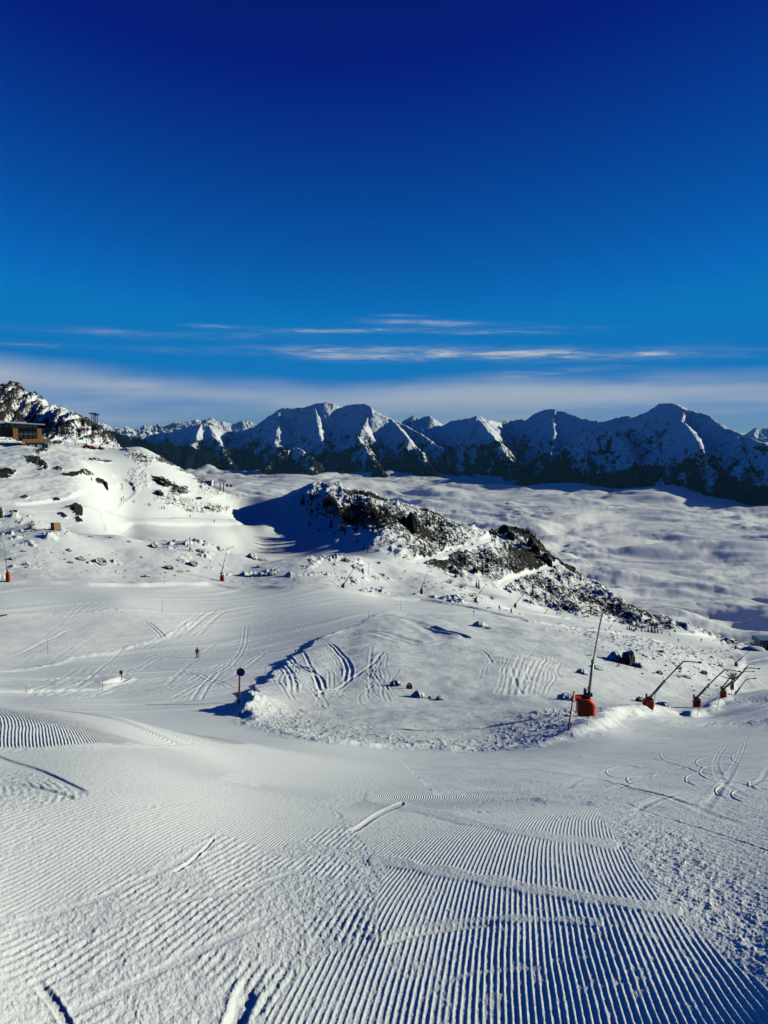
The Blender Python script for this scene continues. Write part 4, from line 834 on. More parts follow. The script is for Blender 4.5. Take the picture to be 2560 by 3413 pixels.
def lance(label, base, pad, pts, group='snow lances standing along the pistes', rmin=30, rmax=900, padmat=None, thick=1.0, sh=(0, 0)):
    p = spot(base[0], base[1], rmin, rmax); m = mpp(p); t = thing('snow_lance', label, 'snow lance', p, 0, group)
    def L(q, dy=0.0): return Vector(((q[0] - base[0]) * m, dy, (base[1] - q[1]) * m * 1.03))
    if pad:
        w, h = pad[0] * m, pad[1] * m; mb = MB(); mb.bm.free(); mb.bm = pad_mesh(w, w * .8, h + .25, (sh[0] * m, sh[1]), seed=int(base[0])); o = mb.build('foam_pad', padmat or M_RED, t)
        o.location = (0, 0, -.25); s_ = o.modifiers.new('soft', 'SUBSURF'); s_.levels = 1; s_.render_levels = 1
        f = MB(); q0 = L(pts[0]); f.tube([(0, 0, -.3), (q0.x * .6, 0, q0.z * .5), q0], .16 * thick, 10); f.box((q0.x, 0, q0.z + .02), (.5, .4, .22)); f.box((q0.x - .3, .05, q0.z + .25), (.16, .2, .5)); f.build('stand', M_DARK, t)
    else:
        f = MB(); f.tube([(0, 0, -.4), L(pts[0]) + Vector((0, 0, .3))], .13 * thick, 8); f.build('stand', M_DARK, t)
    P = [L(q) for q in pts]; lo = MB(); lo.tube([P[0] - (P[1] - P[0]).normalized() * .2, P[1]], [.15 * thick, .14 * thick], 12); cl = (P[1] - P[0]).normalized(); lo.tube([P[1] - cl * .12, P[1] + cl * .12], .19 * thick, 12); lo.build('lower_tube', M_STEEL, t)
    up = MB(); Q = [tuple(q) for q in smooth_line([tuple(q) for q in P[1:]], 5)] if len(P) > 3 else [tuple(q) for q in P[1:]]
    up.tube(Q, [(.085 if i < len(Q) * .7 else .07) * thick for i in range(len(Q))], 10); up.build('upper_tube', M_STEEL, t)
    a, b = Vector(Q[-2]), Vector(Q[-1]); dr = (b - a).normalized(); hd = MB(); hd.tube([b - dr * .02, b + dr * .12, b + dr * .38, b + dr * .46], [.07, .12, .12, .05], 12); hd.build('nozzle_head', M_DARK, t)
    if pad:      # water and air hose looping down from the joint
        hs_ = MB(); a0, b0 = P[0], P[1]; mid = (a0 * .55 + b0 * .45) + Vector((-.05, -.2, -.1)); hs_.tube([a0 + Vector((-.28, 0, .1)), mid, a0 * .12 + b0 * .88 + Vector((0, -.17, 0)), b0 + Vector((0, -.15, 0))], .035 * thick, 6); hs_.build('hose', M_BLACK, t)
    return t
lance('tallest and nearest snow lance, upright, with big slanting orange-red pad', (1952, 2388), (60, 68), [(1960, 2316), (1970, 2205), (1993, 2062), (2003, 2045), (2020, 2034)], rmin=45, rmax=100, sh=(-34, 0), thick=.75)
lance('leaning snow lance with square red pad beside a short orange pole', (2160, 2356), (36, 27), [(2163, 2328), (2211, 2270), (2262, 2214), (2277, 2204), (2318, 2207)], rmin=60, rmax=150, thick=.9)
lance('leaning snow lance with red pad, next along the edge after the square pad', (2322, 2357), (25, 28), [(2319, 2327), (2359, 2282), (2402, 2238), (2416, 2232), (2452, 2237)], rmin=80, rmax=200)
lance('snow lance with red pad left of the frosted bush beside the right-hand piste', (2410, 2325), (20, 24), [(2409, 2298), (2445, 2263), (2480, 2230), (2491, 2226), (2519, 2228)], rmin=90, rmax=260)
lance('short thin snow lance without pad behind the red pad by the frosted bush', (2404, 2297), None, [(2407, 2292), (2425, 2268), (2436, 2254), (2446, 2248)], rmin=100, rmax=300)
lance('snow lance with small red pad just right of the frosted bush', (2440, 2297), (11, 16), [(2440, 2279), (2468, 2246), (2482, 2237), (2504, 2238)], rmin=120, rmax=300)
lance('snow lance without pad leaning over the edge of the right-hand piste', (2449, 2316), None, [(2452, 2311), (2464, 2294), (2482, 2268), (2492, 2263), (2509, 2261)], rmin=110, rmax=300)
lance('snow lance with red pad on the slope below the blue-grey lift station', (2453, 2221), (10, 11), [(2453, 2208), (2475, 2188), (2490, 2173)], rmin=200, rmax=520)
lance('thin pad-free snow lance at the far bend of the right-hand piste', (2478, 2234), None, [(2480, 2231), (2494, 2217), (2502, 2214), (2511, 2214)], rmin=180, rmax=500)
lance('farthest snow lance, bent arm against the cloud, left of the lift station', (2451, 2164), (6, 9), [(2451, 2154), (2463, 2138), (2472, 2128), (2478, 2125), (2492, 2125)], rmin=350, rmax=650)
lance('upright snow lance with tall round red pad at the left edge', (28, 1938), (14, 29), [(27, 1908), (24, 1866), (22, 1822), (19, 1811), (11, 1806)], rmin=200, rmax=262)
lance('snow lance with red pad below the blue shadow of the reservoir', (741, 1937), (14, 20), [(738, 1914), (750, 1870), (760, 1834), (767, 1828), (779, 1825)], rmin=200, rmax=285)
lance('snow lance with red pad directly above the middle of the wide piste', (1143, 1959), (12, 11), [(1146, 1947), (1168, 1913), (1182, 1893), (1192, 1887), (1210, 1883)], rmin=230, rmax=310)
lance('snow lance with narrow red pad casting a long thin shadow, right of the middle', (1405, 1980), (10, 17), [(1405, 1962), (1414, 1936), (1423, 1910), (1427, 1906), (1436, 1905)], rmin=240, rmax=330)
lance('snow lance with red pad beside dark heather where the slope falls to the hill', (1585, 2008), (10, 15), [(1588, 1992), (1603, 1970), (1618, 1951)], rmin=260, rmax=365)
lance('snow lance with red pad left of the road loop under the wooded hill', (1717, 2025), (9, 12), [(1719, 2012), (1733, 1993), (1749, 1974)], rmin=270, rmax=400)
lance('thin snow lance without pad at the start of the far traverse piste', (1815, 2046), None, [(1817, 2043), (1826, 2031), (1836, 2019)], rmin=300, rmax=460)
lance('small snow lance without pad below the middle of the traverse piste', (2028, 2099), None, [(2029, 2096), (2036, 2086), (2043, 2078)], rmin=300, rmax=500)
lance('snow lance with low black pad below the row of dark shrubs', (2112, 2105), (8, 5), [(2114, 2099), (2122, 2086), (2129, 2078)], rmin=350, rmax=520, padmat=M_BLACK)

# --- piste poles
def pole(label, b, top, mat, wid=.05, rmin=40, rmax=700, band=None):
    p = spot(b[0], b[1], rmin, rmax); m = mpp(p); t = thing('piste_pole', label, 'piste pole', p, 0, 'marker poles beside the pistes'); w = max(wid, m * .8)
    T = Vector(((top[0] - b[0]) * m, 0, (b[1] - top[1]) * m * 1.03)); a = MB(); a.tube([T * -.12, T], [w * .55, w * .5], 8); a.build('shaft', mat, t)
    c = MB(); c.tube([T * .985, T * 1.0 + Vector((0, 0, w * .5))], [w * .72, w * .45], 8); c.build('tip', M_DARK if band is None else band, t); return t
pole('thick orange-red pole directly left of the nearest snow lance', (1894, 2431), (1910, 2305), M_ORANGE, .09, 40, 90)
pole('short orange pole against the right side of the square red pad', (2173, 2374), (2182, 2310), M_ORANGE, .06, 60, 130)
pole('thin pole under the second leaning lance from the square pad', (2323, 2385), (2331, 2345), M_GREYP, .06, 60, 160)
pole('thin grey pole standing at the snow edge left of the frosted bush lances', (2389, 2371), (2395, 2329), M_GREYP, .06, 70, 170)
pole('faint grey pole under the small red pad right of the frosted bush', (2437, 2325), (2438, 2300), M_GREYP, .06, 90, 220)
pole('red pole standing to the left of the yellow-green sign', (342, 2300), (344, 2251), M_ORANGE, .05, 60, 120)
pole('short reddish pole on the left edge strip of rough snow', (87, 2306), (88, 2284), M_ORANGE, .05, 60, 120)
pole('grey pole on the snow berm in the left part of the wide piste', (160, 2180), (160, 2129), M_GREYP, .05, 90, 200)
pole('grey pole at the upper rim of the wide piste, right of the twin tracks', (620, 2106), (620, 2070), M_GREYP, .05, 110, 250)
pole('grey pole standing alone above the twin tracks', (542, 2041), (543, 2004), M_GREYP, .05, 130, 260)
pole('grey pole just right of the long lance shadow above the piste', (548, 1946), (550, 1918), M_GREYP, .05, 180, 290)
pole('faint grey pole on the strip left of the middle lance', (996, 1947), (998, 1914), M_GREYP, .05, 200, 300)
pole('thin dark post with small top right of the middle lance', (1228, 1915), (1229, 1877), M_GREYP, .06, 220, 340)
pole('faint pole on the piste edge below the middle lance', (1207, 1966), (1208, 1945), M_GREYP, .05, 200, 320)
pole('grey pole at the top of the rounded snow island', (1228, 2062), (1228, 2037), M_GREYP, .06, 150, 300)
pole('grey pole where the traverse piste leaves the snow island', (1336, 2034), (1336, 2003), M_GREYP, .06, 170, 320)
pole('thin pole beside the dark bank right of the round blue sign', (839, 2309), (840, 2270), M_ORANGE, .05, 60, 130)
pole('grey pole half way up the dark bank', (884, 2247), (885, 2225), M_GREYP, .05, 70, 160)
pole('faint pole below the far skiers on the traverse piste', (2303, 2148), (2304, 2134), M_ORANGE, .05, 300, 600)
pole('thin pole at the far end of the traverse piste', (2401, 2148), (2401, 2138), M_GREYP, .06, 350, 640)

# --- signs
def sign_board(label, b, top, size, board_mat, post_mat, name='piste_sign', rmin=50, rmax=400, round_=False):
    p = spot(b[0], b[1], rmin, rmax); m = mpp(p); t = thing(name, label, 'sign', p); h = (b[1] - top[1]) * m * 1.03; dxm = (top[0] - b[0]) * m
    a = MB(); a.tube([(0, .04, -.4), (dxm, .04, h)], .05, 8); a.build('post', post_mat, t); w, hh = size[0] * m, size[1] * m
    bd = MB()
    if round_: bd.disc((dxm, 0, h - hh / 2), w / 2, .05)
    else: bd.box((dxm, 0, h - hh / 2), (w, .05, hh)); 
    o = bd.build('board', board_mat, t); return t, Vector((dxm, 0, h - hh / 2)), m
p = spot(796, 2347, 60, 100); m_ = mpp(p); t = thing('piste_sign', 'round dark blue sign reading H5a on two orange poles', 'sign', p)
hz_ = (2347 - 2240) * m_ * 1.03; cx_ = (805 - 796) * m_; r_ = 13.6 * m_
o = MB().disc((cx_, 0, hz_), r_, .05, 40).build('board', M_BLUE, t); rim_ = MB()
for k in range(40):
    a0, a1 = 2 * math.pi * k / 40, 2 * math.pi * (k + 1) / 40; rim_.tube([(cx_ + r_ * math.cos(a0), -.02, hz_ + r_ * math.sin(a0)), (cx_ + r_ * math.cos(a1), -.02, hz_ + r_ * math.sin(a1))], .014, 5, caps=False)
rim_.build('rim', M_DARK, o)
a = MB(); a.tube([(-.35 * m_ * 10, .35, .25), (cx_ - 5 * m_, .10, hz_)], .045, 8); a.build('pole', M_ORANGE, t)
a = MB(); a.tube([(0, .02, -.5), (cx_ - 2 * m_, .06, hz_ + r_ * .9), (cx_, .06, hz_ + r_ + .10)], [.07, .065, .02], 10); a.build('pole', M_ORANGE, t)
def text_mesh(txt, size, mat, parent, loc, rz=0.0):
    cu_ = bpy.data.curves.new('lettering', 'FONT'); cu_.body = txt; cu_.size = size; cu_.align_x = 'CENTER'; cu_.align_y = 'CENTER'; cu_.extrude = .006; tmp = bpy.data.objects.new('lettering', cu_); COL.objects.link(tmp)
    dg = bpy.context.evaluated_depsgraph_get(); dg.update(); me = bpy.data.meshes.new_from_object(tmp.evaluated_get(dg)); bpy.data.objects.remove(tmp); me.name = 'lettering'; me.materials.clear(); me.materials.append(mat)
    o = bpy.data.objects.new('lettering', me); place_obj(o, parent); o.location = loc; o.rotation_euler = (R(90), 0, rz); return o
text_mesh('H5a', 1.0 * r_, flat_mat('faded_white_lettering', (.85, .88, .95), .6), o, (cx_, -.035, hz_ + .12 * r_))
t, c_, m2 = sign_board('small yellow-green sign on a grey post beside the white snow kerb', (405, 2268), (405, 2235), (11, 13), M_YEL, M_GREYP, rmin=60, rmax=140)
MB().box((c_.x, -.035, c_.z - .02), (2 * m2, .01, 3 * m2)).build('symbol', M_DARK, t.children[0] if t.children else t)
sign_board('small dark marker board on the dark bank, the upper one', (1059, 2145), (1059, 2125), (4, 8), M_DARK, M_GREYP, 'marker_board', 80, 220)
sign_board('small dark marker board on the dark bank, lower and left', (985, 2181), (985, 2166), (4, 6), M_DARK, M_GREYP, 'marker_board', 70, 200)
sign_board('small dark marker board on the traverse piste below the heather lance', (1579, 2056), (1579, 2036), (4, 5), M_DARK, M_GREYP, 'marker_board', 200, 420)
sign_board('tall post with round dark top among the cluster of skiers', (648, 1714), (648, 1690), (5, 8), M_DARK, M_DARK, 'piste_sign', 380, 560, True)

# --- tripod mast
p = spot(634, 1838, 230, 330); m_ = mpp(p); t = thing('measuring_mast', 'dark thin mast on a tripod at the crest before the reservoir', 'mast', p)
MB().tube([(0, 0, -.3), (0, 0, 47 * m_)], .14, 8).build('pole', M_DARK, t)
for a_ in (0, 2.1, 4.2): MB().tube([(9 * m_ * math.cos(a_ + .3), 9 * m_ * math.sin(a_ + .3), -.2), (0, 0, 16 * m_)], .09, 6).build('leg', M_DARK, t)

# --- people on skis (rear view, poles at the sides)
def body_mesh(scale=1.0):
    V = {'hip': (0, 0, .93), 'belly': (0, 0, 1.08), 'chest': (0, .02, 1.32), 'neck': (0, .03, 1.50), 'head': (0, .05, 1.62), 'crown': (0, .05, 1.74),
         'lh': (-.11, 0, .86), 'lk': (-.14, .09, .50), 'la': (-.15, -.02, .12), 'lt': (-.15, .14, .06), 'rh': (.11, 0, .86), 'rk': (.14, .09, .50), 'ra': (.15, -.02, .12), 'rt': (.15, .14, .06),
         'ls': (-.20, .02, 1.40), 'le': (-.31, .02, 1.13), 'lw': (-.30, .18, .95), 'lf': (-.29, .25, .92), 'rs': (.20, .02, 1.40), 're': (.31, .02, 1.13), 'rw': (.30, .18, .95), 'rf': (.29, .25, .92)}
    Rd = dict(hip=.155, belly=.15, chest=.17, neck=.075, head=.105, crown=.075, lh=.10, lk=.075, la=.07, lt=.06, rh=.10, rk=.075, ra=.07, rt=.06, ls=.085, le=.062, lw=.05, lf=.055, rs=.085, re=.062, rw=.05, rf=.055)
    E = ['hip belly', 'belly chest', 'chest neck', 'neck head', 'head crown', 'hip lh', 'lh lk', 'lk la', 'la lt', 'hip rh', 'rh rk', 'rk ra', 'ra rt', 'chest ls', 'ls le', 'le lw', 'lw lf', 'chest rs', 'rs re', 're rw', 'rw rf']
    bm = bmesh.new(); sk = bm.verts.layers.skin.new(); d = {}
    for k, c in V.items():
        v = bm.verts.new(c); v[sk].radius = (Rd[k], Rd[k]); v[sk].use_root = (k == 'hip'); d[k] = v
    for e in E: a, b = e.split(); bm.edges.new((d[a], d[b]))
    me = bpy.data.meshes.new('person'); bm.to_mesh(me); bm.free(); return me
def make_person(suit):
    me = body_mesh(); tmp = bpy.data.objects.new('tmp', me); COL.objects.link(tmp); tmp.modifiers.new('skin', 'SKIN'); sb = tmp.modifiers.new('sub', 'SUBSURF'); sb.levels = 2; sb.render_levels = 2
    dg = bpy.context.evaluated_depsgraph_get(); dg.update(); m2 = bpy.data.meshes.new_from_object(tmp.evaluated_get(dg)); bpy.data.objects.remove(tmp); m2.name = 'person'; m2.materials.clear(); m2.materials.append(suit)
    for f in m2.polygons: f.use_smooth = True
    o = bpy.data.objects.new('person', m2); COL.objects.link(o)
    h = MB(); h.tube([(0, .05, 1.60), (0, .05, 1.66), (0, .05, 1.74), (0, .05, 1.79)], [.125, .13, .105, .04], 14); h.build('helmet', M_HELM, o)
    j = MB(); j.tube([(0, 0, .80), (0, 0, .95), (0, .01, 1.10), (0, .02, 1.36), (0, .02, 1.45)], [.20, .195, .185, .205, .13], 14); j.build('jacket', suit, o)
    for s in (-1, 1):
        k = MB(); k.box((s * .15, .10, .035), (.09, 1.65, .025)); k.box((s * .15, .98, .07), (.09, .18, .02), tilt=('X', .4)); k.build('ski', M_DARK, o)
        q = MB(); q.tube([(s * .30, .25, .95), (s * .42, -.10, .05)], .012, 6); q.tube([(s * .41, -.08, .10), (s * .415, -.085, .085)], .05, 8); q.build('ski_pole', M_DARK, o)
    return o
pr1 = make_person(M_SUIT); pr2 = make_person(M_SUIT2); note_kids()
first = {1: True, 2: True}
def person(label, px, py, rmin, rmax, kind=2, rz=0.0, group=None, sc=1.0, lean=0.0):
    src = pr1 if kind == 1 else pr2
    if first[kind]: o = src; first[kind] = False
    else: o = copy_tree(src)
    p = spot(px, py, rmin, rmax); o.location = p - Vector((0, 0, .03)); o.rotation_euler = (0, lean, rz); o.scale = (sc,) * 3; o['label'] = label; o['category'] = 'person'
    if group: o['group'] = group
    return o
person('lone skier in dark red-brown clothing standing on the wide piste with a long shadow', 658, 2193, 110, 190, 1, .2, 'skiers on the pistes', 1.12)
GP = 'skiers on the pistes'
for lab, x_, y_, r0_, r1_ in [('skier in black, left one of the pair on the traverse piste', 1665, 2041, 280, 400), ('dark skier bending in a turn right of the black skier on the traverse', 1705, 2046, 280, 420),
        ('dark skier beside the far road, left of two close together', 1857, 2050, 300, 480), ('dark skier beside the far road, right of two close together', 1866, 2050, 300, 480),
        ('dark skier upright at the foot of the tapering stony ridge', 2232, 2120, 360, 560), ('dark skier crouching just below the traverse, right of the stony ridge tip', 2261, 2140, 360, 560),
        ('dark skier in mid turn on the traverse below the cloud edge', 2337, 2139, 380, 620), ('last dark skier on the traverse before the far lance', 2407, 2151, 380, 640),
        ('dark skier on the skyline saddle left of two small spruces', 791, 1654, 500, 640), ('lone dark skier on the slope above the reservoir dam', 715, 1741, 440, 600),
        ('dark skier in front of and below the cluster of skiers', 635, 1724, 380, 560), ('dark skier high on the narrow connecting piste, upper one', 407, 1621, 420, 600), ('dark skier high on the narrow connecting piste, lower one', 408, 1633, 400, 600),
        ('dark skier at the lower bend of the connecting piste, left one', 404, 1670, 380, 560), ('dark skier at the lower bend of the connecting piste, right one', 411, 1664, 380, 560), ('dark skier alone right of the connecting piste bend', 447, 1676, 380, 560),
        ('dark skier by the edge bushes left of the pair', 497, 1685, 380, 560), ('dark skier, left of the pair below the snowy hill', 539, 1697, 380, 560), ('dark skier, right of the pair below the snowy hill', 548, 1697, 380, 560),
        ('dark figure walking on the snow right of the restaurant terrace', 226, 1497, 500, 640), ('dark figure, left of two below the rocky peak', 252, 1486, 520, 660), ('dark figure, right of two below the rocky peak', 261, 1486, 520, 660)]:
    person(lab, x_, y_, r0_, r1_, 2, random.uniform(-1.5, 1.5), GP, 1.1, random.uniform(-.12, .12))
for x_, y_ in [(620, 1704), (625, 1704), (630, 1705), (634, 1705), (638, 1706), (643, 1706), (660, 1707), (671, 1709), (678, 1709)]:
    person('tiny dark skier in the waiting cluster at the foot of the snowy hill', x_, y_, 400, 560, 2, random.uniform(-1.5, 1.5), 'waiting cluster of skiers', 1.1)

# --- spruces
def spruce(h, seed, width=.2, dens=1.0):
    rs = random.Random(seed); t = bpy.data.objects.new('spruce_tree', None); COL.objects.link(t); MB().tube([(0, 0, -.8), (0, 0, h * .4), (rs.uniform(-.1, .1), 0, h * .96)], [h * .022, h * .014, h * .004], 7).build('trunk', M_BARK, t)
    bm = bmesh.new(); n = int(30 * dens)
    for i in range(n):
        f = i / (n - 1); z = h * (.06 + .92 * f); rad = h * width * (1 - f) ** .85 * rs.uniform(.65, 1.15) + h * .012; k = max(4, int(11 * (1 - f) + 4))
        for j in range(k):
            a = rs.uniform(0, 2 * math.pi); r_ = rad * rs.uniform(.6, 1.1); ca, sa = math.cos(a), math.sin(a); dr = r_ * rs.uniform(.3, .55)
            for q in range(3):
                f0, f1 = q / 3, (q + 1) / 3; w0, w1 = h * .034 * (1 - f0 * .5) * rs.uniform(.7, 1.3), h * .03 * (1 - f1 * .7) * rs.uniform(.6, 1.2)
                p0 = Vector((ca * r_ * f0, sa * r_ * f0, z - dr * f0 ** 1.4)); p1 = Vector((ca * r_ * f1, sa * r_ * f1, z - dr * f1 ** 1.4 + rs.uniform(-.03, .03) * h * .2)); s_ = Vector((-sa, ca, 0)); u_ = Vector((0, 0, -h * .015 * rs.uniform(.5, 1.6)))
                v = [bm.verts.new(c) for c in (p0 + s_ * w0 * .5 + u_, p0, p0 - s_ * w0 * .5 + u_, p1 - s_ * w1 * .5 + u_, p1, p1 + s_ * w1 * .5 + u_)]
                bm.faces.new((v[0], v[1], v[4], v[5])); bm.faces.new((v[1], v[2], v[3], v[4]))
    me = bpy.data.meshes.new('crown'); bm.to_mesh(me); bm.free(); me.materials.append(M_NEEDLE); place_obj(bpy.data.objects.new('crown', me), t); return t
TH = 10.0
protoT = [spruce(TH, 1, .17), spruce(TH, 2, .20), spruce(TH, 3, .14)]; note_kids(); tfirst = [True] * 3
def tree(label, bx, by, hpx, rmin=380, rmax=640, group='spruces on the rocky hill'):
    k = random.randrange(3); o = protoT[k] if tfirst[k] else copy_tree(protoT[k]); tfirst[k] = False; p = spot(bx, by, rmin, rmax); m = mpp(p)
    o.location = p; s = 1.15 * hpx * m / TH; o.scale = (s * random.uniform(.9, 1.2), s * random.uniform(.9, 1.2), s); o.rotation_euler = (0, 0, random.uniform(0, 6.28)); tag(o, label, 'tree', group)
cl1 = 'snow-dusted spruce in the dark clump just under the snowy top of the rocky hill'
for a in [(1081, 1690, 38), (1088, 1684, 44), (1095, 1680, 40), (1101, 1684, 46), (1107, 1679, 36), (1113, 1684, 40), (1118, 1688, 30)]: tree(cl1, *a)
for l, *a in [('spruce at the left shoulder of the rocky hill, taller of the left group', 1010, 1680, 38), ('short spruce left of the taller left-shoulder spruce', 1003, 1684, 24), ('small spruce on the snow patch, left of a pair', 1038, 1664, 24), ('small spruce on the snow patch, right of a pair', 1048, 1660, 26), ('spruce on the ridge right of the snowy top', 1137, 1652, 18),
              ('taller spruce below the ridge row', 1165, 1674, 28), ('left spruce of the three on the ridge line', 1181, 1662, 22), ('middle spruce of the three on the ridge line', 1192, 1666, 20), ('right spruce of the three on the ridge line', 1200, 1666, 22),
              ('spruce low down in the left part of the rocky hill', 1104, 1760, 40), ('lone spruce near the bottom left of the rocky hill', 1140, 1768, 42), ('tall spruce at the right end of the hill crest, left one', 1424, 1750, 44), ('tall spruce at the right end of the hill crest, right one', 1432, 1756, 38),
              ('spruce at the foot of the hill right of the heather slope', 1519, 1924, 30), ('dark spruce below, left of a close pair by the road end', 1588, 1958, 26), ('dark spruce below, right of a close pair by the road end', 1596, 1962, 28), ('spruce in the shaded hollow below the snow road, left', 1609, 1906, 28), ('spruce in the shaded hollow below the snow road, right', 1627, 1906, 24),
              ('lone spruce in the dark slope under the rock tower', 1625, 1846, 20), ('small spruce in the speckled slope above the road bend', 1691, 1890, 18), ('tall double-looking spruce behind the rock tower, left', 1756, 1776, 26), ('tall double-looking spruce behind the rock tower, right', 1763, 1778, 25),
              ('tiny spruce on the descending crest, upper', 1775, 1782, 10), ('tiny spruce on the descending crest, lower', 1784, 1788, 14), ('spruce on the descending crest, tallest there', 1797, 1812, 26), ('small spruce hanging on the right skyline', 1935, 1936, 26),
              ('dark spruce below the road with its shadow on snow', 1775, 1984, 30), ('tiny spruce on the left flank near the dam crest', 1225, 1840, 14)]: tree(l, *a)
for a in [(1146, 1730, 42), (1153, 1734, 46), (1160, 1738, 40), (1168, 1732, 34), (1172, 1742, 38)]: tree('spruce in the left mid-slope clump of the rocky hill', *a)
for a in [(1226, 1700, 30), (1232, 1708, 40), (1239, 1715, 46), (1246, 1722, 48), (1252, 1735, 50), (1258, 1745, 44), (1263, 1762, 50), (1243, 1770, 36), (1236, 1744, 38), (1268, 1722, 36)]: tree('spruce in the large central clump of the rocky hill', *a)
for a in [(1280, 1702, 32), (1287, 1712, 40), (1292, 1722, 42), (1283, 1740, 44), (1290, 1750, 36)]: tree('spruce in the right-hand clump left of the black cliff', *a)
for a in [(2096, 2080, 14), (2090, 2098, 16), (2098, 2100, 20), (2105, 2102, 16), (2120, 2100, 20), (2138, 2104, 18), (2150, 2106, 16), (2160, 2106, 22), (2172, 2108, 24), (2182, 2110, 24), (2192, 2110, 20), (2205, 2112, 12)]: tree('dark small spruce in the row above the traverse piste', *a, rmin=400, rmax=600, group='row of small spruces')
for l, *a in [('spruce standing on the dark rocks of the snowy hill at left', 583, 1632, 26), ('dark small spruce on the shoulder above the dark crag', 306, 1602, 14), ('dark small spruce on the far skyline, left of a pair', 810, 1654, 12), ('dark small spruce on the far skyline, right of a pair', 819, 1655, 9)]: tree(l, *a, rmin=380, rmax=640, group='lone spruces on the left')

# --- rocks
def rock_mesh(seed, mat, sx=1., sy=1., sz=.7, rough=.35, sub=4, jag=1.0):
    bm = bmesh.new(); bmesh.ops.create_icosphere(bm, subdivisions=sub, radius=1.0); co = np.array([v.co[:] for v in bm.verts]); n = co.copy()
    d = fbm(n[:, 0] * 1.1 + seed * 3.1 + n[:, 2] * .9, n[:, 1] * 1.1 - n[:, 2] * 1.3, 3, .55, seed % 50) * rough + np.abs(fbm(n[:, 0] * 2.6 + n[:, 2], n[:, 1] * 2.6 - n[:, 2] * 2, 4, .6, seed % 40 + 3)) * rough * .8 * jag
    co = n * (1 + d)[:, None]; co[:, 2] = np.where(co[:, 2] < 0, co[:, 2] * .5, co[:, 2])
    for v, c in zip(bm.verts, co): v.co = (c[0] * sx, c[1] * sy, c[2] * sz)
    for f in bm.faces: f.smooth = jag < .8
    me = bpy.data.meshes.new('boulder'); bm.to_mesh(me); bm.free(); me.materials.append(mat); return me
RK = [rock_mesh(k, M_ROCK, 1, .8, .75, .42) for k in range(4)]; RS = [rock_mesh(20 + k, M_ROCKS, 1, .85, .7, .34) for k in range(4)]; RC = [rock_mesh(40 + k, M_CLIFF, 1, .7, 1., .4) for k in range(4)]
def rock(label, px, py, wpx, hpx, kind='rock', rmin=50, rmax=640, group='rocks sticking out of the snow', rz=None, name='boulder', cat='rock'):
    L_ = {'rock': RK, 'snowy': RS, 'cliff': RC}[kind]; p = spot(px, py, rmin, rmax); m = mpp(p); o = bpy.data.objects.new(name, random.choice(L_)); COL.objects.link(o); o.location = p + Vector((0, 0, -.05 * hpx * m))
    o.scale = (wpx * m / 2.3, wpx * m / 2.3, hpx * m / .95); o.rotation_euler = (0, 0, random.uniform(-.6, .6) if rz is None else rz); tag(o, label, cat, group); return o
rock('largest dark rock outcrop on the right-hand slope, steep on its right side', 2092, 2215, 52, 66, 'rock', 110, 260); rock('smooth snow-covered hump leaning on the largest outcrop', 2050, 2200, 56, 38, 'snowy', 110, 260); rock('long low rock tail running down from the largest outcrop', 2122, 2222, 40, 20, 'rock', 110, 260)
for l, *a in [('dark rock at the upper left of the little rock chain in the island', 1320, 2284, 44, 20, 'rock'), ('tall snow-capped rock in the island chain', 1364, 2296, 22, 26, 'rock'), ('broad snow-covered rock in the middle of the island chain', 1394, 2324, 52, 30, 'snowy'), ('tiny rock right of the broad snow-covered one', 1432, 2328, 14, 10, 'rock'), ('rounded rock at the right end of the island chain', 1466, 2332, 34, 18, 'rock'),
              ('low peaked mound with blue shadow left of the nearest lance pad', 1890, 2335, 74, 34, 'snowy'), ('snowy rock cone behind the tube of the nearest lance', 1940, 2246, 46, 22, 'snowy'), ('shaded rock ledge above the snowy rock cone', 1985, 2228, 60, 14, 'snowy'), ('humped rock behind the square red pad', 2132, 2338, 34, 22, 'rock'), ('snow mound right of the square red pad', 2210, 2352, 56, 18, 'snowy'),
              ('grey shrub-like boulder in the middle of the right-hand slope', 2197, 2246, 28, 14, 'rock'), ('dark boulder above the frosted bush lances', 2346, 2246, 24, 15, 'rock'), ('flat dark boulder beside the low brush', 2288, 2258, 34, 10, 'rock'), ('small boulder high on the right-hand slope', 2262, 2231, 20, 10, 'rock'), ('boulder with blue shade near the slope lance', 2403, 2222, 22, 10, 'rock'),
              ('wide snow-crusted rocks at the crest of the island', 1600, 2088, 56, 22, 'snowy'), ('lower right part of the crest rocks on the island', 1628, 2096, 24, 10, 'rock')]: rock(l, *a)
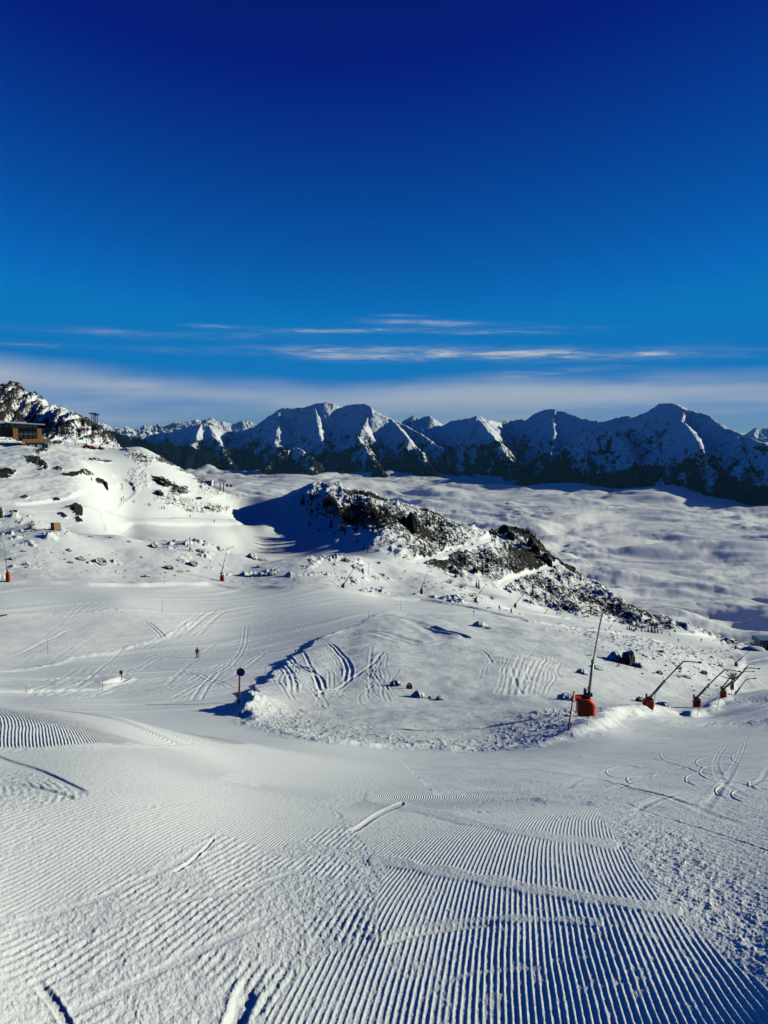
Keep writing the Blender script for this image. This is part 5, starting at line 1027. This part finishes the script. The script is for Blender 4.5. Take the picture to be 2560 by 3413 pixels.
for l, *a in [('cracked rock with blue shade in the middle of the hummocky strip', 332, 1876, 54, 20, 'rock'), ('snowy rock up-left of the cracked rock', 272, 1864, 42, 14, 'snowy'), ('dark rock lying at the crest left of the mast', 512, 1824, 38, 16, 'rock'), ('dark blue-shaded rock on the strip below the mast', 562, 1896, 38, 18, 'rock'), ('rock right of the blue-shaded one below the mast', 643, 1882, 34, 16, 'rock'),
              ('low rock on the lower strip left of the long shadow', 490, 1922, 26, 10, 'rock'), ('rough stones beside the tripod mast', 668, 1838, 34, 12, 'rock'), ('big white rounded rock at the edge of the reservoir shadow', 838, 1856, 46, 24, 'snowy'), ('darker rock right of the big white one', 874, 1868, 38, 12, 'rock'), ('small rock below the white rounded one', 866, 1890, 24, 9, 'rock'),
              ('pointed dark rock above the middle of the strip', 908, 1916, 40, 16, 'rock'), ('dark rocks at the tip of the reservoir shadow', 1160, 1868, 32, 9, 'rock'), ('small dark rock right of the shadow tip', 1262, 1878, 16, 8, 'rock'), ('small rock left of the snowy hummock', 236, 1876, 20, 10, 'rock'), ('rock knob on the left of the strip', 90, 1882, 26, 11, 'snowy'), ('jagged stones under the left edge lance', 42, 1864, 26, 12, 'rock'),
              ('rock high on the strip crest at left', 303, 1790, 22, 6, 'rock'), ('rock on the strip crest right of the left one', 372, 1792, 18, 5, 'rock'), ('small rock in the strip centre', 232, 1835, 26, 10, 'snowy'), ('small crest rock before the dam', 430, 1806, 16, 6, 'rock'), ('short rock beneath the crest stones', 80, 1838, 24, 8, 'rock'), ('low rock beside the blue-shaded pair', 600, 1906, 22, 7, 'rock')]: rock(l, *a, rmin=235, rmax=330)
rock('brown grassy rock block at the left edge by the road', 2, 1722, 20, 42, 'rock', 300, 400); 
for l, *a in [('big black cliff on the right part of the rocky hill', 1372, 1766, 44, 56), ('black rock step left of the big black cliff', 1346, 1748, 30, 26), ('dark rock tower block on the right crest, left corner', 1646, 1766, 44, 20), ('dark rock tower block on the right crest, right corner', 1684, 1772, 50, 24), ('black crag below the right corner of the tower', 1702, 1790, 34, 20),
              ('black cliff rib on the descending crest, upper', 1768, 1822, 30, 28), ('black cliff rib on the descending crest, middle', 1786, 1847, 32, 30), ('black cliff rib on the descending crest, lower', 1818, 1868, 34, 26), ('black cliff at the road corner', 1832, 1886, 22, 24), ('dark boulder in the shaded hollow by the road', 1583, 1905, 22, 14), ('black rock band at the hill crest below the ridge spruces', 1210, 1690, 34, 18), ('black rock band at the left of the ridge spruces', 1178, 1694, 26, 16)]:
    rock(l, *a, 'cliff', 400, 620, 'dark cliffs of the rocky hill')
for l, *a in [('black dark-mouthed crag on the left shoulder', 352, 1626, 20, 22), ('dark crag band running down-left from the snowy hill spruce', 540, 1612, 50, 20), ('dark hollow crag under the crag band', 528, 1650, 24, 14)]: rock(l, *a, 'cliff', 360, 600, 'crags on the snowy hills')
rs_ = random.Random(11)
for k in range(95):
    while True:
        px_, py_ = rs_.uniform(1960, 2440), rs_.uniform(2150, 2320)
        if py_ > 2150 + (px_ - 1960) * .04 and py_ < 2200 + (px_ - 1960) * .32: break
    w_ = rs_.uniform(3, 11); rock('small dark stone poking out of the snow of the right-hand slope', px_, py_, w_, w_ * rs_.uniform(.3, .6), 'rock', 100, 460, 'small stones on the right-hand slope')
for k in range(60):
    px_ = rs_.uniform(1330, 1600); py_ = 1905 + (px_ - 1330) * .30 + rs_.uniform(-14, 55); w_ = rs_.uniform(4, 10)
    rock('small dark stone or heather tuft beside the heather lances', px_, py_, w_, w_ * rs_.uniform(.3, .6), 'rock', 240, 372, 'small stones on the heather slope')
for k in range(40):
    px_ = rs_.uniform(20, 640); py_ = rs_.uniform(1825, 1925); w_ = rs_.uniform(4, 13)
    rock('small half-buried stone on the hummocky strip before the reservoir', px_, py_, w_, w_ * rs_.uniform(.3, .5), rs_.choice(['rock', 'snowy']), 240, 320, 'small stones on the hummocky strip')
for k in range(40):
    px_ = rs_.uniform(0, 225); py_ = 1768 + px_ * .1 + rs_.uniform(0, 50); w_ = rs_.uniform(4, 11)
    rock('small dark stone or tuft on the bright slope left of the wooden shed', px_, py_, w_, w_ * .45, 'rock', 285, 330, 'stones on the bright slope by the shed')

# --- shrubs
def shrub_proto(seed, n=150, flat=.6):
    bm = bmesh.new(); rs = random.Random(seed)
    for k in range(n):
        a, e = rs.uniform(0, 6.28), rs.uniform(.05, 1.4); r_ = rs.uniform(.3, 1) ** .6; c = Vector((math.cos(a) * math.cos(e) * r_, math.sin(a) * math.cos(e) * r_, math.sin(e) * r_ * flat)); d = c.normalized(); s_ = d.cross(Vector((0, 0, 1))).normalized() if d.length > 0 else Vector((1, 0, 0)); l = rs.uniform(.12, .3)
        s_ = (s_ + Vector((rs.uniform(-.5, .5), rs.uniform(-.5, .5), rs.uniform(-.5, .5)))).normalized(); v = [bm.verts.new(q) for q in (c - s_ * l * .4, c + s_ * l * .4, c + d * l + s_ * l * .2, c + d * l - s_ * l * .2)]; bm.faces.new(v)
    me = bpy.data.meshes.new('dwarf_shrub'); bm.to_mesh(me); bm.free(); me.materials.append(M_SHRUB); return me
SH = [shrub_proto(k) for k in range(3)]
def shrub(label, px, py, w, h, rmin, rmax, group):
    p = spot(px, py, rmin, rmax); m = mpp(p); o = bpy.data.objects.new('dwarf_shrub', random.choice(SH)); COL.objects.link(o); o.location = p - Vector((0, 0, .1)); o.scale = (w * m / 2, w * m / 2, h * m / .65); o.rotation_euler = (0, 0, random.uniform(0, 6)); tag(o, label, 'shrub', group)
for k in range(110):
    tt = rs_.random(); px_ = 1870 + tt * 380; lo_ = np.interp(px_, [1870, 2000, 2100, 2250], [1890, 1964, 2024, 2094]); hi_ = np.interp(px_, [1870, 2000, 2100, 2250], [2050, 2070, 2088, 2110]); py_ = lo_ + (hi_ - lo_) * rs_.random()
    shrub('dark dwarf shrub on the stony ridge sloping down to the right', px_, py_, rs_.uniform(6, 15), rs_.uniform(4, 9), 420, 610, 'dwarf shrubs on the sloping ridge')
for k in range(90):
    px_ = rs_.uniform(1030, 1600); lo_ = np.interp(px_, [1030, 1100, 1300, 1450, 1600], [1680, 1650, 1690, 1730, 1800]); hi_ = np.interp(px_, [1030, 1150, 1300, 1450, 1600], [1755, 1815, 1870, 1900, 1930]); py_ = lo_ + (hi_ - lo_) * rs_.random()
    shrub('dark dwarf shrub scattered over the face of the rocky hill', px_, py_, rs_.uniform(7, 16), rs_.uniform(4, 9), 390, 570, 'dwarf shrubs on the rocky hill')
def twig_bush(label, px, py, hpx, rmin, rmax, seed, n=46, spread=1.0, mat=None, name='bare_bush'):
    p = spot(px, py, rmin, rmax); m = mpp(p); H_ = hpx * m; rs = random.Random(seed); t = MB()
    for k in range(n):
        a = rs.uniform(0, 6.28); e = rs.uniform(.5, 1.45); L = H_ * rs.uniform(.6, 1.0); d = Vector((math.cos(a) * math.cos(e) * spread, math.sin(a) * math.cos(e) * spread, math.sin(e))); q = d * L * .55 + Vector((rs.uniform(-1, 1), rs.uniform(-1, 1), 0)) * L * .06
        t.tube([(0, 0, -.2), q, d * L], [H_ * .014, H_ * .010, H_ * .004], 4, caps=False)
        for j in range(3):
            b_ = q + (d * L - q) * rs.random(); t.tube([b_, b_ + Vector((rs.uniform(-1, 1), rs.uniform(-1, 1), rs.uniform(0, 1))) * L * .22], [H_ * .008, H_ * .003], 4, caps=False)
    o = t.build(name, mat or M_TWIG); o.location = p; return tag(o, label, 'bush')
twig_bush('bare branchy bush left of the wooden shed', 100, 1764, 34, 285, 330, 3); twig_bush('bare round little tree on the right skyline of the hill', 2018, 1976, 14, 420, 620, 4)
twig_bush('frosted leafy bush among the lances at the right-hand piste', 2444, 2268, 34, 110, 330, 5, 60, .9); twig_bush('low bristly brush on the right-hand slope', 2262, 2258, 14, 120, 300, 6, 60, 1.8)
twig_bush('small bare twigs below the wooden shed', 170, 1788, 12, 285, 330, 8, 24); twig_bush('small dark bush on the dam path edge right of the pair of skiers', 500, 1686, 8, 400, 560, 9, 30)
for l, a in [('frosted bush at the slope edge under the lone foot spruce, left', (1500, 1945, 20)), ('frosted bush at the slope edge, right of the left one', (1536, 1960, 22)), ('brown heather bush beside the heather lance', (1572, 1990, 18)), ('brown heather bush right of the heather lance', (1640, 1998, 16))]: twig_bush(l, *a, 300, 372, int(a[0]), 50, 1.6)

# --- wooden shed
p = spot(176, 1768, 285, 330); m_ = mpp(p); t = thing('wooden_shed', 'small orange wooden shed with snowy roof on the bright slope', 'shed', p, -.62); w_, d_, h_ = 20 * m_, 24 * m_, 20 * m_
b_ = MB(); b_.box((0, d_ / 2, h_ / 2 - .4), (w_, d_, h_ + .8)); wl = b_.build('wall', M_WOOD, t)
for k in range(9): pass
pl = MB()
for k in range(10): pl.box((-w_ / 2 + (k + .5) * w_ / 10, -.035, h_ / 2), (w_ / 10 * .86, .05, h_ * .98))
for k in range(12): pl.box((-w_ / 2 - .035, (k + .5) * d_ / 12, h_ / 2), (.05, d_ / 12 * .86, h_ * .98))
pl.build('boards', M_WOOD, wl); MB().box((0, d_ / 2, h_ + .18), (w_ * 1.3, d_ * 1.2, .22), tilt=('Y', -.10)).build('roof', M_ROOFS, t)
dr_ = MB(); dr_.box((.1 * w_, -.10, h_ * .38), (w_ * .34, .06, h_ * .74)); dd = dr_.build('door', M_CONC, t); MB().box((.2 * w_, -.16, h_ * .4), (.08, .06, .25)).build('handle', M_DARK, dd)
# --- restaurant
p = spot(110, 1486, 500, 560); p.z = float(ray(110, 1492)[1]) * math.hypot(p.x, p.y); m_ = mpp(p); t = thing('mountain_restaurant', 'timber mountain restaurant with flat snowy roof and orange pillars below the rocky peak', 'building', p, .42)
def B_(x0, x1, y0, y1, dep=0.0, d=4.0):      # photo rectangle -> local box, dep = distance behind the front
    return ((((x0 + x1) / 2 - 110) * m_, dep + d / 2, (1492 - (y0 + y1) / 2) * m_), ((x1 - x0) * m_, d, (y1 - y0) * m_))
MB().box(*B_(-90, 52, 1428, 1456, 3.2, 9)).build('wall', M_WOODD, t); MB().box(*B_(66, 126, 1424, 1470, 3.6, 8)).build('wall', M_WOODD, t)
MB().box(*B_(-90, 128, 1411, 1429, 3.9, 8.5)).build('upper_floor', M_WOODD, t)
for x0, x1 in [(-60, -34), (-30, -4), (2, 22), (26, 42)]: f = MB().box(*B_(x0, x1, 1414, 1427, 3.5, .3)).build('window', M_WOODD, t); MB().box(*B_(x0 + 1.5, x1 - 1.5, 1415.5, 1425.5, 3.3, .2)).build('pane', M_GLASS, f)
for x0, x1 in [(46, 60), (62, 78), (80, 96), (98, 112), (114, 126)]: f = MB().box(*B_(x0, x1, 1415, 1429, 3.6, .25)).build('window', M_STEEL, t); MB().box(*B_(x0 + .8, x1 - .8, 1416, 1428, 3.4, .2)).build('pane', M_GLASS, f)
for x0 in (70, 84, 98, 112): f = MB().box(*B_(x0, x0 + 12, 1436, 1462, 3.3, .3)).build('window', M_DARK, t); MB().box(*B_(x0 + 1, x0 + 11, 1438, 1461, 3.15, .15)).build('pane', M_GLASS, f)
MB().box(*B_(52, 67, 1427, 1464, 0, 3.2)).build('pillar', M_WOOD, t); MB().box(*B_(125, 139, 1429, 1464, 0, 3.2)).build('pillar', M_WOOD, t); MB().box(*B_(67, 125, 1429, 1433, .6, 2.4)).build('beam', M_DARK, t)
MB().box(*B_(67, 125, 1446, 1448, .6, .2)).build('railing', M_STEEL, t)
rf = MB(); c0, s0 = B_(-95, 92, 1406, 1411, -1.6, 16); rf.box(c0, s0, tilt=None); rf.build('roof', M_ROOFS, t); c1, s1 = B_(36, 150, 1413, 1416, -2.2, 15); rf2 = MB().box((c1[0], c1[1], c1[2] + .45), s1, tilt=('Y', R(3.6))).build('roof', M_ROOFS, t)
for x0 in (64, 78): MB().box(*B_(x0, x0 + 4, 1402, 1409, 4, 1)).build('chimney', M_DARK, t)
dk = MB().box(*B_(80, 163, 1463, 1466, -3.5, 6)).build('terrace', M_WOOD, t); MB().box(*B_(80, 163, 1462.5, 1475, -3.8, .3)).build('parapet', M_WOOD, dk); MB().box(((80 - 110) * m_, -.9, (1492 - 1472) * m_), (.3, 5.4, 19 * m_)).build('parapet', M_WOOD, dk)
MB().box(*B_(86, 158, 1475, 1494, -2.6, 3)).build('base_wall', M_CONC, t)
for x0 in (108, 131, 153, 161): MB().box(*B_(x0, x0 + 2, 1475, 1496, -3.6, .4)).build('support_post', M_DARK, t)
MB().box(*B_(139, 172, 1429, 1430.5, 1, 3)).build('balcony', M_DARK, t)
for x0 in (150, 160, 170): MB().box(*B_(x0, x0 + 1.4, 1430, 1462, 3.5, .3)).build('balcony_post', M_DARK, t)
# --- red groomers
def groomer(label, px, py):
    p = spot(px, py, 560, 680); m = mpp(p); t = thing('snow_groomer', label, 'snow groomer', p, .15, 'red groomers parked below the rocky peak'); L = 19 * m
    MB().box((0, 0, 1.05), (L * .8, 2.4, .9)).build('body', M_RED, t, .08); c = MB().box((-L * .12, 0, 2.0), (L * .3, 2.1, 1.2), top=(.8, .85)).build('cab', M_RED, t, .06); MB().box((-L * .12, -1.08, 2.05), (L * .24, .06, .7)).build('window', M_GLASS, c)
    for s in (-1, 1): MB().box((0, s * 1.5, .45), (L * .86, .8, .85), top=(1.06, 1)).build('track', M_BLACK, t, .12)
    MB().box((-L * .55, 0, .6), (.25, 4.2, 1.0)).build('blade', M_DARK, t); MB().box((L * .5, 0, .5), (.8, 4.0, .5)).build('tiller', M_DARK, t); return t
groomer('red snow groomer at the left of the row of three', 291, 1496); groomer('red snow groomer in the middle of the row of three', 312, 1497); groomer('red snow groomer at the right of the row of three', 336, 1498)
# --- lift pylons, cross, white building, cabins
for l, x_, yb, yt in [('leftmost pylon of the lift pylon group on the skyline', 306, 1426, 1379), ('second pylon from the left of the skyline group', 312, 1428, 1379), ('middle pylon of the skyline group', 317, 1430, 1380), ('second pylon from the right of the skyline group', 321, 1431, 1383), ('rightmost pylon of the lift pylon group on the skyline', 327, 1433, 1384)]:
    p = spot(x_, yb, 560, 760); m = mpp(p); z1 = float(ray(x_, yt)[1]) * math.hypot(p.x, p.y) - p.z; t = thing('lift_pylon', l, 'pylon', p, 0, 'lift pylons on the skyline')
    MB().tube([(0, 0, -2), (0, 0, z1 * .97)], [.42, .28], 10).build('mast', M_DARK, t); MB().box((0, 0, z1), (13 * m, .5, .5)).build('crossarm', M_DARK, t)
    for s in (-1, 1): MB().box((s * 5.5 * m, 0, z1 + .5), (2.6 * m, 1.6, .6)).build('roller_battery', M_DARK, t)
p = spot(58, 1297, 680, 800); m = mpp(p); t = thing('summit_cross', 'tiny summit cross on the top of the rocky peak', 'cross', p); MB().box((0, 0, 5 * m), (.45, .45, 12 * m)).build('upright', M_DARK, t); MB().box((0, 0, 8 * m), (5 * m, .4, .4)).build('crossbar', M_DARK, t)
p = spot(697, 1618, 540, 640); m = mpp(p); t = thing('white_building', 'small white flared building on the skyline of the snowy hill', 'building', p)
w = MB().box((0, 2, 6 * m), (19 * m, 6, 17 * m), top=(1.3, 1.1), shift=(-1.5 * m, 0)).build('wall', M_WHITE, t); MB().box((-1.5 * m, 2, 15 * m), (26 * m, 7.2, .6)).build('roof', M_WHITE, t)
MB().box((-2 * m, -1.12, 8 * m), (9 * m, .12, 4 * m)).build('window', M_CONC, w); MB().box((7 * m, -1.12, 7 * m), (2.5 * m, .12, 4 * m)).build('window', M_CONC, w)
pt = []
for l, x_, x2, yb, yt in [('left gondola pylon standing before the cloud beside the white building', 734, 734, 1632, 1600), ('right leaning gondola pylon standing before the cloud', 744, 747, 1636, 1603)]:
    p = spot(x_, yb, 540, 640); m = mpp(p); z1 = (yb - yt) * m * 1.0; t = thing('gondola_pylon', l, 'pylon', p, 0, 'gondola pylons'); dx_ = (x2 - x_) * m; MB().tube([(0, 0, -2), (dx_, 0, z1)], [.42, .3], 10).build('mast', M_DARK, t)
    MB().box((dx_, 0, z1), (14 * m, .5, .4)).build('crossarm', M_DARK, t); MB().box((dx_, 0, z1 + 5 * m), (13 * m, .3, .3)).build('top_frame', M_DARK, t)
    for s in (-1, 0, 1): MB().box((dx_ + s * 5 * m, 0, z1 + 2.5 * m), (.3, .3, 5 * m)).build('frame_post', M_DARK, t)
    pt.append(p + Vector((dx_, 0, z1)))
def pt_at(px, py, r): a, tt = ray(px, py); return Vector((r * math.sin(a), r * math.cos(a), r * float(tt)))
cb = MB(); rr_ = pt[1].y; cb.tube([pt_at(706, 1600, 590), pt[0], pt[1], pt_at(770, 1609, 640), pt_at(900, 1640, 900), pt_at(1100, 1680, 1500)], .06, 5); tag(cb.build('cable', M_DARK), 'thin gondola cable running from the white building past two pylons', 'cable')
for l, x_, y_, r_ in [('dark gondola cabin hanging right against the white building', 711, 1608, 592), ('dark gondola cabin over the cloud, left of two', 757, 1618, 625), ('dark gondola cabin over the cloud, right of two', 769, 1619, 640)]:
    c = pt_at(x_, y_, r_); m = mpp(c); t = thing('gondola_cabin', l, 'gondola', c - Vector((0, 0, 1.1)), 0, 'gondola cabins'); b0 = MB(); b0.tube([(0, 0, 0), (0, 0, .4), (0, 0, 1.6), (0, 0, 2.1)], [.85, 1.15, 1.05, .5], 10); b0.build('cabin', M_GLASS, t); MB().tube([(0, 0, 2.0), (0, 0, 3.4)], .09, 6).build('hanger', M_DARK, t)
# --- lift station at the right edge and its snow bank
p = spot(2552, 2168, 400, 640); m = mpp(p); t = thing('lift_station', 'dark lift station with thick blue-grey roof cut by the right edge', 'building', p)
def S_(x0, x1, y0, y1, dep=0.0, d=6.0): return ((((x0 + x1) / 2 - 2552) * m, dep + d / 2, (2168 - (y0 + y1) / 2) * m), ((x1 - x0) * m, d, (y1 - y0) * m))
MB().box(*S_(2530, 2650, 2132, 2146, -1, 12)).build('roof', M_ROOFG, t, .25); MB().box(*S_(2541, 2645, 2146, 2172, 1, 9)).build('wall', M_BLACK, t)
for x0 in (2548, 2562, 2578): f = MB().box(*S_(x0, x0 + 10, 2149, 2158, .7, .3)).build('window', M_DARK, t); MB().box(*S_(x0 + 1, x0 + 9, 2150, 2157, .5, .2)).build('pane', M_GLASS, f)
for x0 in (2539, 2560, 2590): MB().box(*S_(x0, x0 + 1.6, 2146, 2172, -.8, .4)).build('post', M_STEEL, t)
bk = rock_mesh(77, M_SNOWO, 1, .35, .5, .12, 4, .2); o = bpy.data.objects.new('snow_bank', bk); COL.objects.link(o); q = spot(2508, 2170, 380, 640); o.location = q; o.scale = (42 * mpp(q), 30 * mpp(q), 36 * mpp(q)); tag(o, 'shaded blue bank of piled snow left of the lift station', 'snow bank')
# --- black bar at the left edge
p = spot(8, 2056, 120, 260); m = mpp(p); t = MB(); t.tube([(-42 * m, 0, .05), (-20 * m, 0, .12), (15 * m, 0, 5.5 * m + .1), (16.5 * m, 0, 5.7 * m + .1)], [2.2 * m, 2.2 * m, 2.2 * m, 1.4 * m], 12); o = t.build('padded_roll', M_BLACK); o.location = p; tag(o, 'black roll lying on the snow, cut by the left edge', 'roll')
# --- snow clods thrown up along the left corner bank and the lower rim of the island
CL = [rock_mesh(60 + k, M_SNOWO, 1, .9, .8, .3, 2) for k in range(3)]
def clod(px, py, w, lab, grp, r0=40, r1=110):
    q = spot(px, py, r0, r1); m = mpp(q); o = bpy.data.objects.new('snow_clod', random.choice(CL)); COL.objects.link(o); o.location = q; s = w * m / 2.2; o.scale = (s, s, s); o.rotation_euler = (random.uniform(-.4, .4), 0, random.uniform(0, 6)); tag(o, lab, 'snow clod', grp)
for k in range(120):
    u_ = rs_.random(); px_ = 790 + u_ * 170 + rs_.gauss(0, 10); py_ = 2382 + u_ * 62 + rs_.gauss(0, 14); clod(px_, py_, rs_.uniform(1.5, 5), 'loose snow clod in the heap below the round blue sign', 'snow clods below the blue sign')
for k in range(50):
    px_ = rs_.uniform(950, 1650); base_ = np.interp(px_, [950, 1200, 1500, 1800], [2440, 2475, 2490, 2478]); clod(px_, base_ + rs_.gauss(0, 12), rs_.uniform(1.5, 4.5), 'loose snow clod along the lower rim of the snow island', 'snow clods along the island rim')
